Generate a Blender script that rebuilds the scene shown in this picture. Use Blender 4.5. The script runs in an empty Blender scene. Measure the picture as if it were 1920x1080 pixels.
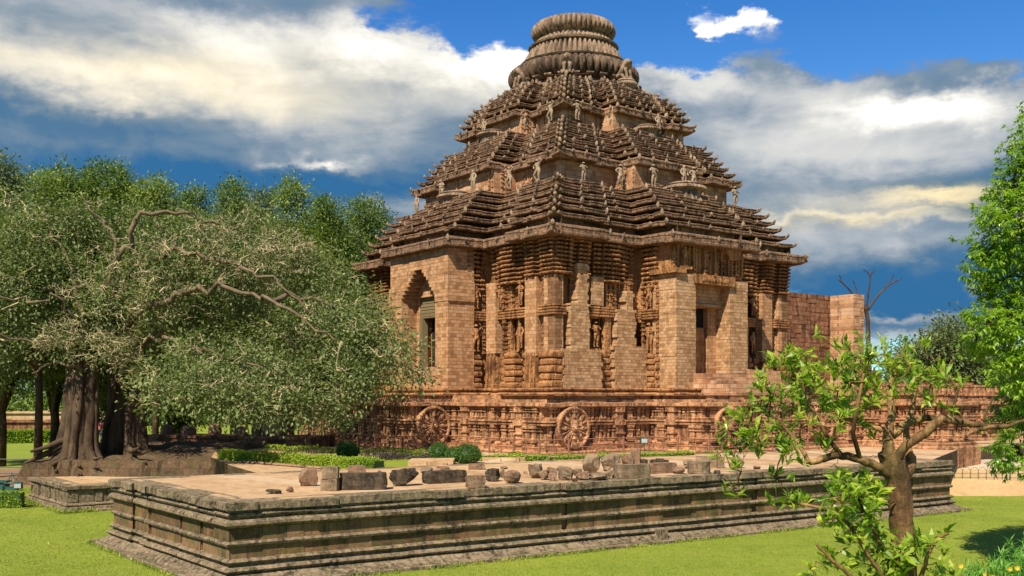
import bpy, math, random
import numpy as np
from mathutils import Vector, noise
R = math.radians
rng = np.random.default_rng(7)
random.seed(7)
S = bpy.context.scene
COL = S.collection
# ------------------------------------------------------------ camera
F = 1940.0; HZ = 745.0; CZ = 4.0          # focal length in photo pixels, horizon row, eye height
cam = bpy.data.cameras.new('camera'); co = bpy.data.objects.new('camera', cam); COL.objects.link(co)
co.location = (0, 0, CZ); co.rotation_euler = (R(90), 0, 0)
cam.sensor_width = 36; cam.lens = 36*F/1920; cam.shift_y = (HZ-540)/1920
cam.clip_start = 0.2; cam.clip_end = 6000
S.camera = co
S.view_settings.view_transform = 'Standard'; S.view_settings.look = 'None'
S.view_settings.exposure = 0.8; S.view_settings.gamma = 1
# ------------------------------------------------------------ sun
SUN_EL, SUN_AZ = 49.0, 246.0               # the sun stands left behind the viewer; az is the maths angle in the XY plane
sd = Vector((math.cos(R(SUN_EL))*math.cos(R(SUN_AZ)), math.cos(R(SUN_EL))*math.sin(R(SUN_AZ)), math.sin(R(SUN_EL))))
sun = bpy.data.lights.new('sun', 'SUN'); sun.energy = 5.0; sun.angle = R(0.5); sun.color = (1, .88, .67)
so = bpy.data.objects.new('sun', sun); COL.objects.link(so); so.location = (0, 0, 80)
so.rotation_euler = (-sd).to_track_quat('-Z', 'Y').to_euler()
# ------------------------------------------------------------ node helpers
class NT:
    def __init__(s, tree): s.t = tree; s.n = tree.nodes; s.l = tree.links
    def put(s, node, key, val):
        sock = node.inputs[key]
        if hasattr(val, 'is_output') or isinstance(val, bpy.types.NodeSocket): s.l.new(val, sock)
        else: sock.default_value = val
    def math(s, op, a, b=0.0, c=None, clamp=False):
        n = s.n.new('ShaderNodeMath'); n.operation = op; n.use_clamp = clamp
        s.put(n, 0, a); s.put(n, 1, b)
        if c is not None: s.put(n, 2, c)
        return n.outputs[0]
    def vec(s, op, a, b=(0, 0, 0), scale=None):
        n = s.n.new('ShaderNodeVectorMath'); n.operation = op; s.put(n, 0, a)
        if op == 'SCALE': n.inputs['Scale'].default_value = scale if scale is not None else 1
        elif op not in ('LENGTH', 'NORMALIZE'): s.put(n, 1, b)
        return n.outputs['Value'] if op in ('LENGTH', 'DOT_PRODUCT') else n.outputs[0]
    def comb(s, x, y, z=0.0):
        n = s.n.new('ShaderNodeCombineXYZ'); s.put(n, 0, x); s.put(n, 1, y); s.put(n, 2, z); return n.outputs[0]
    def noise(s, v, scale, detail=4, rough=.55, dist=0.0, col=False):
        n = s.n.new('ShaderNodeTexNoise'); s.put(n, 'Vector', v); n.inputs['Scale'].default_value = scale
        n.inputs['Detail'].default_value = detail; n.inputs['Roughness'].default_value = rough
        n.inputs['Distortion'].default_value = dist
        return n.outputs['Color' if col else 'Fac']
    def vor(s, v, scale, feature='F1', out='Distance', rnd=1.0):
        n = s.n.new('ShaderNodeTexVoronoi'); n.feature = feature; s.put(n, 'Vector', v)
        n.inputs['Scale'].default_value = scale; n.inputs['Randomness'].default_value = rnd
        return n.outputs[out]
    def rng(s, v, a, b, c=0.0, d=1.0, smooth=False):
        n = s.n.new('ShaderNodeMapRange'); s.put(n, 0, v)
        n.inputs[1].default_value = a; n.inputs[2].default_value = b
        n.inputs[3].default_value = c; n.inputs[4].default_value = d
        if smooth: n.interpolation_type = 'SMOOTHSTEP'
        return n.outputs[0]
    def mix(s, f, a, b, mode='MIX'):
        n = s.n.new('ShaderNodeMix'); n.data_type = 'RGBA'; n.blend_type = mode; n.clamp_factor = True
        s.put(n, 0, f)
        for k, v in ((6, a), (7, b)):
            if isinstance(v, tuple) and len(v) == 3: v = (*v, 1)
            s.put(n, k, v)
        return n.outputs[2]
    def ramp(s, f, stops):
        n = s.n.new('ShaderNodeValToRGB'); s.put(n, 0, f); e = n.color_ramp.elements
        while len(e) < len(stops): e.new(0.5)
        for i, (p, c) in enumerate(stops): e[i].position = p; e[i].color = (*c, 1)
        return n.outputs[0]
# ------------------------------------------------------------ world: Nishita sky with procedural cloud banks by azimuth / elevation
def make_world():
    w = bpy.data.worlds.new('World'); S.world = w; w.use_nodes = True
    t = NT(w.node_tree); t.n.clear()
    sky = t.n.new('ShaderNodeTexSky'); sky.sky_type = 'NISHITA'; sky.sun_disc = False
    sky.sun_elevation = R(SUN_EL); sky.sun_rotation = R(90-SUN_AZ); sky.air_density = 1.0; sky.dust_density = .4; sky.ozone_density = 2.5
    tc = t.n.new('ShaderNodeTexCoord'); d = tc.outputs['Generated']
    sp = t.n.new('ShaderNodeSeparateXYZ'); t.l.new(d, sp.inputs[0])
    az = t.math('ARCTAN2', sp.outputs[0], sp.outputs[1]); el = t.math('ARCSINE', sp.outputs[2])
    uv = t.comb(az, el, 0.0)
    # warps: broad roll + fine puffs
    stretched = t.vec('MULTIPLY', uv, (1.0, 2.6, 1.0))
    wn = t.noise(stretched, 7.0, 5, .55, 0.2, col=True)
    wf = t.noise(t.vec('MULTIPLY', uv, (1.0, 1.5, 1.0)), 26.0, 7, .62, 0.1, col=True)
    w1 = t.vec('MULTIPLY', t.vec('SUBTRACT', wn, (.5, .5, .5)), (.16, .055, 0))
    w2 = t.vec('MULTIPLY', t.vec('SUBTRACT', wf, (.5, .5, .5)), (.05, .035, 0))
    wuv = t.vec('ADD', uv, t.vec('ADD', w1, w2))
    def ae(px, py):
        x = (px-960)/F; return math.atan(x), math.atan((HZ-py)/F/math.hypot(1, x))
    def blobs(lst):
        tot = None
        for (px, py, rx, ry, a) in lst:
            cx, cy = ae(px, py)
            v = t.vec('MULTIPLY', t.vec('SUBTRACT', wuv, (cx, cy, 0)), (F/rx, F/ry, 0))
            q = t.vec('DOT_PRODUCT', v, v)
            g = t.math('MULTIPLY', t.math('EXPONENT', t.math('MULTIPLY', q, -1.0)), a)
            tot = g if tot is None else t.math('ADD', tot, g)
        return tot
    n1 = t.noise(t.vec('MULTIPLY', uv, (1.0, 3.0, 1.0)), 9.0, 9, .60, .3)
    n2 = t.math('ADD', t.math('MULTIPLY', t.noise(t.vec('MULTIPLY', uv, (1.0, 4.5, 1.0)), 5.0, 8, .60, .5), .55), t.math('MULTIPLY', t.noise(t.vec('MULTIPLY', uv, (1.0, 1.7, 1.0)), 13.0, 8, .58, .9), .45))
    cover = blobs([(150, 150, 480, 125, 1.2), (430, 130, 130, 75, .6), (660, 170, 230, 100, 1.1), (890, 165, 110, 70, .95), (850, 270, 300, 90, .6), (120, 10, 330, 45, .7), (560, -8, 300, 20, .5),
                   (250, 330, 700, 95, .9), (1290, 190, 140, 50, .55), (1500, 230, 270, 95, 1.0), (1780, 290, 330, 110, 1.2), (1850, 205, 170, 30, .55),
                   (1700, 430, 600, 110, 1.0), (1700, 600, 500, 80, .45), (700, 390, 260, 60, .8), (1000, 620, 1200, 60, .4),
                   (1385, 35, 44, 34, .72), (1312, 54, 36, 20, .66), (1262, 20, 44, 26, .5), (1440, 110, 80, 60, .22), (1160, 62, 22, 12, .4)])
    # soft cover elsewhere round the dome
    far = t.math('MULTIPLY', t.rng(t.math('ABSOLUTE', az), .55, .8), .55)
    c0 = t.math('ADD', t.math('ADD', cover, far), t.math('MULTIPLY', t.math('SUBTRACT', n1, .5), 1.0))
    crisp = t.rng(el, .22, .30); mask = t.math('ADD', t.math('MULTIPLY', t.rng(c0, .34, .74, smooth=True), t.math('SUBTRACT', 1.0, crisp)), t.math('MULTIPLY', t.rng(c0, .42, .66, smooth=True), crisp))
    light = blobs([(450, 95, 140, 55, .62), (690, 90, 110, 50, .62), (895, 120, 110, 55, .8), (100, 120, 300, 55, .34), (380, 180, 500, 40, .26), (150, 15, 330, 26, .15), (560, 240, 260, 40, .16),
                   (600, 300, 60, 10, .60), (1300, 160, 120, 26, .42), (1560, 160, 130, 36, .35), (1740, 192, 150, 20, .60), (1500, 250, 200, 60, .22), (1860, 205, 100, 24, .35), (1640, 255, 260, 45, .16),
                   (1600, 404, 220, 9, .26), (1740, 412, 120, 9, .22), (1740, 360, 150, 16, .42), (1650, 320, 320, 60, .17), (1640, 450, 320, 40, .17), (1500, 400, 200, 40, .10), (250, 295, 420, 30, .12), (700, 300, 160, 30, .10), (1760, 480, 300, 30, .12), (1798, 540, 26, 18, .6), (1720, 600, 110, 8, .45), (1750, 640, 400, 16, .28), (740, 376, 110, 20, .35),
                   (1385, 35, 60, 40, .8), (1312, 54, 50, 30, .85), (1262, 20, 50, 30, .6), (1160, 62, 30, 20, .6)])
    dark = blobs([(200, 335, 600, 48, .36), (560, 340, 280, 36, .26), (1750, 320, 260, 24, .20), (1640, 530, 300, 50, .42), (1700, 590, 300, 22, .34), (120, 215, 300, 30, .14)])
    br = t.math('ADD', t.math('SUBTRACT', t.math('ADD', light, .30), dark), t.math('MULTIPLY', t.math('SUBTRACT', n2, .5), .85))
    cc = t.ramp(br, [(0.0, (.030, .135, .30)), (.20, (.075, .17, .29)), (.38, (.19, .26, .34)), (.56, (.42, .45, .48)), (.78, (.70, .69, .65)), (1.0, (.97, .95, .90))])
    yel = blobs([(1760, 356, 190, 24, .95), (330, 150, 430, 60, .45), (1640, 408, 280, 16, .6)])
    cc = t.mix(t.math('MULTIPLY', yel, 1.0, clamp=True), cc, t.mix(1.0, cc, (1.22, 1.02, .62), 'MULTIPLY'))
    cc = t.vec('SCALE', cc, scale=6.9)
    # clear air: the Nishita sky, deepened as through a polariser
    hi = t.rng(el, 0.02, .40)
    tint = t.mix(hi, (.52, .84, 1.0), (.15, .47, .84))
    blue = t.mix(1.0, sky.outputs[0], tint, 'MULTIPLY')
    fin = t.mix(mask, blue, cc)
    bg = t.n.new('ShaderNodeBackground'); t.l.new(fin, bg.inputs[0]); bg.inputs[1].default_value = .1
    o = t.n.new('ShaderNodeOutputWorld'); t.l.new(bg.outputs[0], o.inputs[0])
    w.cycles.sampling_method = 'MANUAL'; w.cycles.sample_map_resolution = 512
make_world()
# ------------------------------------------------------------ object helpers
def tag(o, label=None, cat=None, group=None, kind=None):
    if label: o['label'] = label
    if cat: o['category'] = cat
    if group: o['group'] = group
    if kind: o['kind'] = kind
    return o
def empty(name, loc=(0, 0, 0), rz=0.0):
    o = bpy.data.objects.new(name, None); COL.objects.link(o); o.location = loc; o.rotation_euler = (0, 0, rz)
    o.empty_display_size = .3; return o
def W(px, py, d):                      # a photo position at depth d -> world point
    return np.array(((px-960)/F*d, d, CZ-(py-HZ)/F*d))
class MB:
    """collects quads and triangles and links them as ONE mesh object"""
    def __init__(s): s.v = []; s.f4 = []; s.f3 = []; s.m4 = []; s.m3 = []; s.n = 0; s.mat = 0
    def add(s, v, f4=None, f3=None):
        v = np.asarray(v, float).reshape(-1, 3)
        if f4 is not None and len(f4):
            f = np.asarray(f4, int).reshape(-1, 4)+s.n; s.f4.append(f); s.m4.append(np.full(len(f), s.mat))
        if f3 is not None and len(f3):
            f = np.asarray(f3, int).reshape(-1, 3)+s.n; s.f3.append(f); s.m3.append(np.full(len(f), s.mat))
        s.v.append(v); s.n += len(v)
    BF = [(0, 3, 2, 1), (4, 5, 6, 7), (0, 1, 5, 4), (1, 2, 6, 5), (2, 3, 7, 6), (3, 0, 4, 7)]
    def hexa(s, p): s.add(p, s.BF)
    def box(s, a, b, j=0.0):
        x0, x1 = sorted((a[0], b[0])); y0, y1 = sorted((a[1], b[1])); z0, z1 = sorted((a[2], b[2]))
        p = np.array([(x0, y0, z0), (x1, y0, z0), (x1, y1, z0), (x0, y1, z0), (x0, y0, z1), (x1, y0, z1), (x1, y1, z1), (x0, y1, z1)])
        if j: p = p+rng.uniform(-j, j, p.shape)
        s.hexa(p)
    def tube(s, pts, rad, n=6, cap=True, wob=0.0):
        pts = np.asarray(pts, float); k = len(pts); rad = np.broadcast_to(np.asarray(rad, float), (k,))
        T = np.gradient(pts, axis=0); T /= np.linalg.norm(T, axis=1)[:, None]+1e-9
        ref = np.array((0, 0, 1.)) if abs(T[0][2]) < .9 else np.array((1., 0, 0))
        a = np.linspace(0, 2*np.pi, n, endpoint=False); out = []
        U = np.cross(T[0], ref); U /= np.linalg.norm(U)
        for i in range(k):
            U = U-T[i]*np.dot(U, T[i]); U /= np.linalg.norm(U)+1e-9; Vv = np.cross(T[i], U)
            r = rad[i]*(1+(rng.uniform(-wob, wob, n) if wob else 0))
            out.append(pts[i]+(np.cos(a)*r)[:, None]*U+(np.sin(a)*r)[:, None]*Vv)
        v = np.concatenate(out); i, j = np.meshgrid(np.arange(k-1), np.arange(n), indexing='ij'); i = i.ravel(); j = j.ravel(); j2 = (j+1) % n
        f = np.stack([i*n+j, i*n+j2, (i+1)*n+j2, (i+1)*n+j], 1); f3 = []
        if cap:
            v = np.concatenate([v, pts[:1], pts[-1:]]); c0, c1 = k*n, k*n+1
            f3 = [(c0, (q+1) % n, q) for q in range(n)]+[(c1, (k-1)*n+q, (k-1)*n+(q+1) % n) for q in range(n)]
        s.add(v, f, f3)
    def lathe(s, prof, c=(0, 0, 0), n=32, rfun=None):
        k = len(prof); a = np.linspace(0, 2*np.pi, n, endpoint=False); out = []
        for q, (r, z) in enumerate(prof):
            rr = r*np.ones(n) if rfun is None else r*rfun(a, q/(k-1))
            out.append(np.stack([c[0]+rr*np.cos(a), c[1]+rr*np.sin(a), np.full(n, c[2]+z)], 1))
        v = np.concatenate(out); i, j = np.meshgrid(np.arange(k-1), np.arange(n), indexing='ij'); i = i.ravel(); j = j.ravel(); j2 = (j+1) % n
        s.add(v, np.stack([i*n+j, i*n+j2, (i+1)*n+j2, (i+1)*n+j], 1))
    def build(s, name, mats, parent=None, loc=None, rz=0.0, smooth=False, auto=None):
        me = bpy.data.meshes.new(name); v = np.concatenate(s.v)
        f4 = np.concatenate(s.f4) if s.f4 else np.zeros((0, 4), int); f3 = np.concatenate(s.f3) if s.f3 else np.zeros((0, 3), int)
        me.vertices.add(len(v)); me.vertices.foreach_set('co', v.astype(np.float32).ravel())
        idx = np.concatenate([f4.ravel(), f3.ravel()]); me.loops.add(len(idx)); me.loops.foreach_set('vertex_index', idx.astype(np.int32))
        st = np.concatenate([np.arange(len(f4))*4, len(f4)*4+np.arange(len(f3))*3]); me.polygons.add(len(st))
        me.polygons.foreach_set('loop_start', st.astype(np.int32))
        mi = np.concatenate([np.concatenate(s.m4) if s.m4 else np.zeros(0, int), np.concatenate(s.m3) if s.m3 else np.zeros(0, int)])
        me.polygons.foreach_set('material_index', mi.astype(np.int32))
        me.update(calc_edges=True); me.validate()
        me.polygons.foreach_set('use_smooth', np.full(len(me.polygons), bool(smooth)))
        for m in (mats if isinstance(mats, (list, tuple)) else [mats]): me.materials.append(m)
        o = bpy.data.objects.new(name, me); COL.objects.link(o)
        if parent: o.parent = parent
        if loc is not None: o.location = loc
        if rz: o.rotation_euler = (0, 0, rz)
        if smooth and auto:
            me.set_sharp_from_angle(angle=R(auto))
        return o
# ------------------------------------------------------------ materials
def mat_new(name):
    m = bpy.data.materials.new(name); m.use_nodes = True; t = NT(m.node_tree); b = t.n['Principled BSDF']; return m, t, b
TONE = .80     # real-world reflectance of the stone
def stone(name, ca, cb, cdark, brick=None, mortar=(.10, .07, .05), stain=.5, carve=0.0, lichen=0.0, lcol=(.33, .31, .24), moss=0.0, rough=.92, bump=.5, var=.5, coord='Object', block=None):
    """weathered block stone. ca/cb: block tints, cdark: rain stain colour, carve: strength of shallow ornament relief"""
    m, t, b = mat_new(name); WB = (1.0, .935, .87); ca, cb, cdark, lcol, mortar = [tuple(q*TONE*w for q, w in zip(c_, WB)) for c_ in (ca, cb, cdark, lcol, mortar)]
    tc = t.n.new('ShaderNodeTexCoord'); P = tc.outputs[coord]
    sp = t.n.new('ShaderNodeSeparateXYZ'); t.l.new(P, sp.inputs[0])
    u = t.math('ADD', sp.outputs[0], sp.outputs[1]); uv = t.comb(u, sp.outputs[2], 0.0)
    n_big = t.noise(P, .55, 4, .6); n_mid = t.noise(P, 2.4, 5, .65); n_fine = t.noise(P, 13, 4, .7)
    col = t.mix(t.rng(n_big, .35, .65), ca, cb)
    # each stone block has its own tint
    bw, bh = brick if brick else (block or (.9, .42))
    br = t.n.new('ShaderNodeTexBrick'); jit = t.vec('ADD', uv, t.vec('SCALE', t.noise(P, 1.5, 2, .5, col=True), scale=.06)); t.l.new(jit, br.inputs['Vector'])
    br.inputs['Scale'].default_value = 1; br.inputs['Brick Width'].default_value = bw; br.inputs['Row Height'].default_value = bh
    br.inputs['Mortar Size'].default_value = .012; br.inputs['Mortar Smooth'].default_value = .3; br.inputs['Bias'].default_value = 0
    br.inputs['Color1'].default_value = (0, 0, 0, 1); br.inputs['Color2'].default_value = (1, 1, 1, 1); br.inputs['Mortar'].default_value = (.5, .5, .5, 1)
    bwv = t.n.new('ShaderNodeRGBToBW'); t.l.new(br.outputs['Color'], bwv.inputs[0]); bv = bwv.outputs[0]
    k = t.rng(bv, 0, 1, 1-var*.45, 1+var*.38)
    col = t.vec('MULTIPLY', col, t.comb(k, k, k))
    col = t.mix(t.math('MULTIPLY', t.rng(t.vor(uv, 1.0/bw, 'F1', 'Distance'), .2, .8), .25), col, cb)
    k2 = t.rng(n_mid, .25, .75, .74, 1.22); col = t.vec('MULTIPLY', col, t.comb(k2, k2, k2))
    k3 = t.rng(n_fine, .25, .75, .82, 1.14); col = t.vec('MULTIPLY', col, t.comb(k3, k3, k3))
    if brick: col = t.mix(t.math('MULTIPLY', br.outputs['Fac'], .75), col, mortar)
    if brick: col = t.mix(t.rng(bv, .72, .80, 0, .55), col, tuple(q*k_ for q, k_ in zip(cb, (.92, 1.06, 1.3)))); col = t.mix(t.rng(bv, .20, .12, 0, .45), col, tuple(q*k_ for q, k_ in zip(ca, (.72, .55, .5))))
    # rain streaks and soot patches
    st = t.noise(t.vec('MULTIPLY', P, (1.3, 1.3, .28)), 1.5, 6, .68, .5)
    col = t.mix(t.math('MULTIPLY', t.rng(st, .60-.22*stain, .74-.22*stain, smooth=True), min(.93, stain*1.3)), col, cdark)
    st2 = t.noise(t.vec('MULTIPLY', P, (3.2, 3.2, .9)), 1.9, 6, .72, .8)
    col = t.mix(t.math('MULTIPLY', t.rng(st2, .56, .68, smooth=True), min(.8, stain)), col, cdark)
    pale = t.noise(P, .9, 5, .7); col = t.mix(t.math('MULTIPLY', t.rng(pale, .55, .70, smooth=True), .35), col, tuple(min(1, q*1.35) for q in cb))
    geo = t.n.new('ShaderNodeNewGeometry'); sn = t.n.new('ShaderNodeSeparateXYZ'); t.l.new(geo.outputs['Normal'], sn.inputs[0])
    if lichen:
        lf = t.math('MULTIPLY', t.rng(t.noise(P, 5.5, 6, .75), .44, .60, smooth=True), lichen)
        col = t.mix(lf, col, lcol)
    if moss:
        mf = t.math('MULTIPLY', t.rng(t.noise(t.vec('MULTIPLY', P, (1, 1, .8)), 1.7, 6, .7), .46, .62, smooth=True), moss)
        col = t.mix(mf, col, (.065, .075, .016))
    t.put(b, 'Base Color', col); b.inputs['Roughness'].default_value = rough; b.inputs['Specular IOR Level'].default_value = .2
    h = t.math('ADD', t.math('MULTIPLY', n_fine, .025), t.math('MULTIPLY', n_mid, .05))
    if brick: h = t.math('SUBTRACT', h, t.math('MULTIPLY', br.outputs['Fac'], .035)); h = t.math('ADD', h, t.math('MULTIPLY', bv, .02))
    if carve:
        cv = t.vor(t.vec('MULTIPLY', P, (1, 1, .75)), 5.2, 'SMOOTH_F1'); cw = t.vor(P, 11.0, 'F1')
        h = t.math('ADD', h, t.math('MULTIPLY', t.math('ADD', cv, t.math('MULTIPLY', cw, .5)), .10*carve))
    bp = t.n.new('ShaderNodeBump'); bp.inputs['Strength'].default_value = bump; bp.inputs['Distance'].default_value = 1.0
    t.l.new(h, bp.inputs['Height']); t.l.new(bp.outputs[0], b.inputs['Normal'])
    return m
M = {}
M['brick'] = stone('warm_block_stone', (.48, .27, .14), (.56, .34, .19), (.19, .10, .055), brick=(.50, .26), stain=.40, var=.75, bump=.7)
M['brickpale'] = stone('repair_block_stone', (.47, .29, .155), (.57, .37, .21), (.20, .12, .075), brick=(.42, .235), stain=.38, var=.75, bump=.7)
M['carved'] = stone('carved_sandstone', (.34, .165, .075), (.48, .26, .12), (.065, .033, .019), stain=.60, carve=.9, bump=.9, var=.5)
M['plinth'] = stone('pink_carved_sandstone', (.42, .21, .115), (.56, .33, .19), (.085, .042, .028), stain=.56, carve=.8, bump=.9, var=.8, block=(.7, .5))
M['roof'] = stone('dark_roof_stone', (.175, .105, .070), (.30, .188, .125), (.036, .023, .017), stain=.62, carve=.6, lichen=.3, lcol=(.40, .30, .20), bump=1.0)
M['knob'] = stone('pale_weathered_stone', (.25, .185, .135), (.37, .285, .215), (.06, .044, .034), stain=.6, carve=.4, bump=.8)
M['crown'] = stone('grey_crown_stone', (.235, .165, .12), (.37, .28, .215), (.06, .045, .034), stain=.62, lichen=.2, lcol=(.45, .37, .27), bump=.8)
M['statue'] = stone('pale_statue_stone', (.32, .245, .18), (.43, .34, .26), (.09, .07, .05), stain=.45, carve=.3, bump=.8)
M['bell'] = stone('dark_bell_stone', (.11, .075, .055), (.19, .135, .10), (.03, .022, .018), stain=.66, lichen=.15, lcol=(.36, .30, .22), bump=.8)
M['recess'] = stone('brightened_recess_stone', (.48, .27, .155), (.60, .38, .235), (.17, .10, .065), brick=(.7, .36), stain=.42, var=.6, bump=.7)  # colour raised to make up for light lost under the roof lips
M['ruin'] = stone('ruined_red_stone', (.27, .12, .07), (.36, .19, .11), (.075, .035, .025), brick=(.9, .42), stain=.62, var=.8, carve=.4, bump=.9)
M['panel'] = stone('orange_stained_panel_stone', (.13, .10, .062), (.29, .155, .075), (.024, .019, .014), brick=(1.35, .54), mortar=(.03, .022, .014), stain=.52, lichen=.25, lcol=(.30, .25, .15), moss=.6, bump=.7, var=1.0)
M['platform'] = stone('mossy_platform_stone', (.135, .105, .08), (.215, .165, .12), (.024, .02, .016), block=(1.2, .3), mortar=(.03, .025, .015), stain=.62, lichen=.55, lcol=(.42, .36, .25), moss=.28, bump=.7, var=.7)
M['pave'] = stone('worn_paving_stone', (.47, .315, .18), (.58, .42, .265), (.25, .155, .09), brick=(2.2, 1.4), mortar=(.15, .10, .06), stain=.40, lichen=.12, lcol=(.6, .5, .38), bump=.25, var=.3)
M['rock_red'] = stone('reddish_rubble_stone', (.22, .125, .082), (.34, .215, .145), (.04, .027, .02), stain=.55, lichen=.3, bump=1.0)
M['rock_dark'] = stone('black_weathered_stone', (.045, .036, .028), (.10, .075, .055), (.014, .012, .01), stain=.6, lichen=.22, lcol=(.28, .24, .18), bump=1.0)
M['rock_grey'] = stone('grey_lichen_stone', (.19, .135, .095), (.31, .225, .155), (.04, .03, .022), stain=.5, lichen=.35, lcol=(.40, .35, .26), moss=.1, bump=1.0)
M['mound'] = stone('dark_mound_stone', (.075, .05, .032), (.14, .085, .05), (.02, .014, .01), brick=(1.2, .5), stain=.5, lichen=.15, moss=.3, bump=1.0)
M['bark'] = stone('shade_darkened_bark', (.06, .042, .03), (.125, .09, .062), (.022, .015, .011), stain=.5, bump=1.0, block=(.3, 2.0))  # base colour darkened to carry the shade under the banyan crown
M['twig'] = stone('pale_twig_bark', (.40, .35, .22), (.58, .52, .35), (.14, .11, .06), stain=.4, bump=.6)
M['limb'] = stone('grey_brown_limb_bark', (.12, .095, .065), (.21, .17, .115), (.045, .034, .024), stain=.45, bump=.8, block=(.3, 2.0))
M['bark2'] = stone('golden_brown_bark', (.20, .10, .045), (.38, .24, .12), (.04, .025, .014), stain=.66, moss=.35, bump=1.0, block=(.08, .6))
def plain(name, col, rough=.6, metal=0.0, nz=.25):
    m, t, b = mat_new(name); tc = t.n.new('ShaderNodeTexCoord'); n = t.noise(tc.outputs['Object'], 9, 4, .6)
    k = t.rng(n, .25, .75, 1-nz, 1+nz); t.put(b, 'Base Color', t.vec('MULTIPLY', t.comb(k, k, k), col)); b.inputs['Roughness'].default_value = rough; b.inputs['Metallic'].default_value = metal
    return m
M['rust'] = plain('rusty_iron', (.20, .085, .05), .7); M['green_metal'] = plain('dark_green_paint', (.02, .075, .06), .5)
M['black_metal'] = plain('black_iron', (.02, .02, .02), .5); M['dark'] = plain('painted_opening_shade', (.004, .004, .005), .95)  # near-black colour stands in for the shade inside the porch openings
M['wood'] = plain('weathered_timber', (.17, .13, .07), .8); M['skin'] = plain('skin', (.28, .15, .09), .6)
M['pink_cloth'] = plain('pink_cloth', (.6, .17, .15), .8); M['grey_cloth'] = plain('grey_cloth', (.30, .32, .32), .8); M['glass'] = plain('lamp_glass', (.35, .38, .38), .2); M['hair'] = plain('black_hair', (.01, .01, .01), .5)
M['petal'] = plain('yellow_petal', (.55, .36, .02), .6)
def leafmat(name, a, b_, c, trans=.35, rough=.45, spec=.4, back=None):
    m, t, b = mat_new(name); a, b_, c = [tuple(q*.86 for q in c_) for c_ in (a, b_, c)]; at = t.n.new('ShaderNodeAttribute'); at.attribute_name = 'rnd'
    tc = t.n.new('ShaderNodeTexCoord'); n = t.noise(tc.outputs['Object'], .45, 3, .6)
    f = t.math('ADD', t.math('MULTIPLY', at.outputs['Fac'], .6), t.math('MULTIPLY', t.rng(n, .3, .7), .4))
    col = t.ramp(f, [(.1, a), (.5, b_), (.95, c)])
    t.put(b, 'Base Color', col); b.inputs['Roughness'].default_value = rough; b.inputs['Specular IOR Level'].default_value = spec
    tr = t.n.new('ShaderNodeBsdfTranslucent'); t.put(tr, 'Color', t.mix(1.0, col, (1.3, 1.5, .6), 'MULTIPLY'))
    ms = t.n.new('ShaderNodeMixShader'); ms.inputs[0].default_value = trans
    t.l.new(b.outputs[0], ms.inputs[1]); t.l.new(tr.outputs[0], ms.inputs[2]); t.l.new(ms.outputs[0], t.n['Material Output'].inputs[0])
    return m
M['leaf_banyan'] = leafmat('banyan_leaf', (.085, .12, .042), (.165, .21, .075), (.30, .34, .13), .3, .5, .3)
M['leaf_wood'] = leafmat('woodland_leaf', (.06, .12, .025), (.14, .21, .04), (.27, .33, .065), .3)
M['leaf_wood_light'] = leafmat('light_woodland_leaf', (.11, .17, .03), (.21, .28, .05), (.34, .39, .08), .3)
M['leaf_wood_grey'] = leafmat('grey_green_leaf', (.08, .12, .05), (.15, .19, .08), (.25, .28, .12), .3)
M['leaf_right'] = leafmat('glossy_bright_leaf', (.055, .155, .012), (.20, .36, .025), (.47, .57, .07), .42, .35, .5)
M['leaf_plum'] = leafmat('frangipani_leaf', (.06, .15, .02), (.24, .38, .035), (.60, .64, .08), .48, .35, .5)
M['leaf_hedge'] = leafmat('hedge_leaf', (.10, .20, .015), (.30, .42, .03), (.50, .56, .05), .3)
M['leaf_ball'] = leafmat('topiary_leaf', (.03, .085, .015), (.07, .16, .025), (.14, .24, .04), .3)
M['grass'] = leafmat('grass_blade', (.17, .24, .025), (.25, .32, .04), (.36, .39, .07), .3)
M['dry'] = leafmat('fallen_leaf', (.35, .25, .06), (.5, .42, .12), (.55, .5, .2), .2)
M['leaf_thin'] = leafmat('thin_bush_leaf', (.07, .22, .03), (.15, .36, .05), (.26, .48, .08), .35)
def groundmat(name, a, b_, c, sc=1.0, patch=.25, pc=(.3, .2, .1)):
    m, t, b = mat_new(name); a, b_, c, pc = [tuple(q*.84 for q in c_) for c_ in (a, b_, c, pc)]; tc = t.n.new('ShaderNodeTexCoord'); P = tc.outputs['Object']
    n1 = t.noise(P, .18*sc, 5, .6); n2 = t.noise(P, 2.2*sc, 6, .7); n3 = t.noise(P, 22*sc, 4, .8); n4 = t.noise(P, .5*sc, 6, .7, .6)
    col = t.mix(t.rng(n1, .35, .65), a, b_); col = t.mix(t.math('MULTIPLY', t.rng(n2, .4, .7), .5), col, c)
    col = t.mix(t.math('MULTIPLY', t.rng(n4, .58, .72), patch), col, pc)
    k = t.rng(n3, .25, .75, .7, 1.25); col = t.vec('MULTIPLY', col, t.comb(k, k, k))
    t.put(b, 'Base Color', col); b.inputs['Roughness'].default_value = .95; b.inputs['Specular IOR Level'].default_value = .1
    bp = t.n.new('ShaderNodeBump'); bp.inputs['Strength'].default_value = .6; bp.inputs['Distance'].default_value = .05
    t.l.new(t.math('ADD', n3, n2), bp.inputs['Height']); t.l.new(bp.outputs[0], b.inputs['Normal']); return m
M['lawn'] = groundmat('short_lawn_grass', (.15, .21, .022), (.23, .29, .035), (.32, .33, .06), 1, .5, (.27, .23, .06))
M['sand'] = groundmat('sandy_earth', (.50, .33, .16), (.58, .42, .22), (.40, .22, .12), 1.5, .5, (.28, .15, .08))
M['dirt'] = groundmat('reddish_dirt', (.24, .15, .10), (.32, .21, .14), (.18, .11, .07), 1.5)
M['path'] = groundmat('pale_path', (.55, .43, .32), (.60, .50, .38), (.5, .38, .28), 1)
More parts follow.
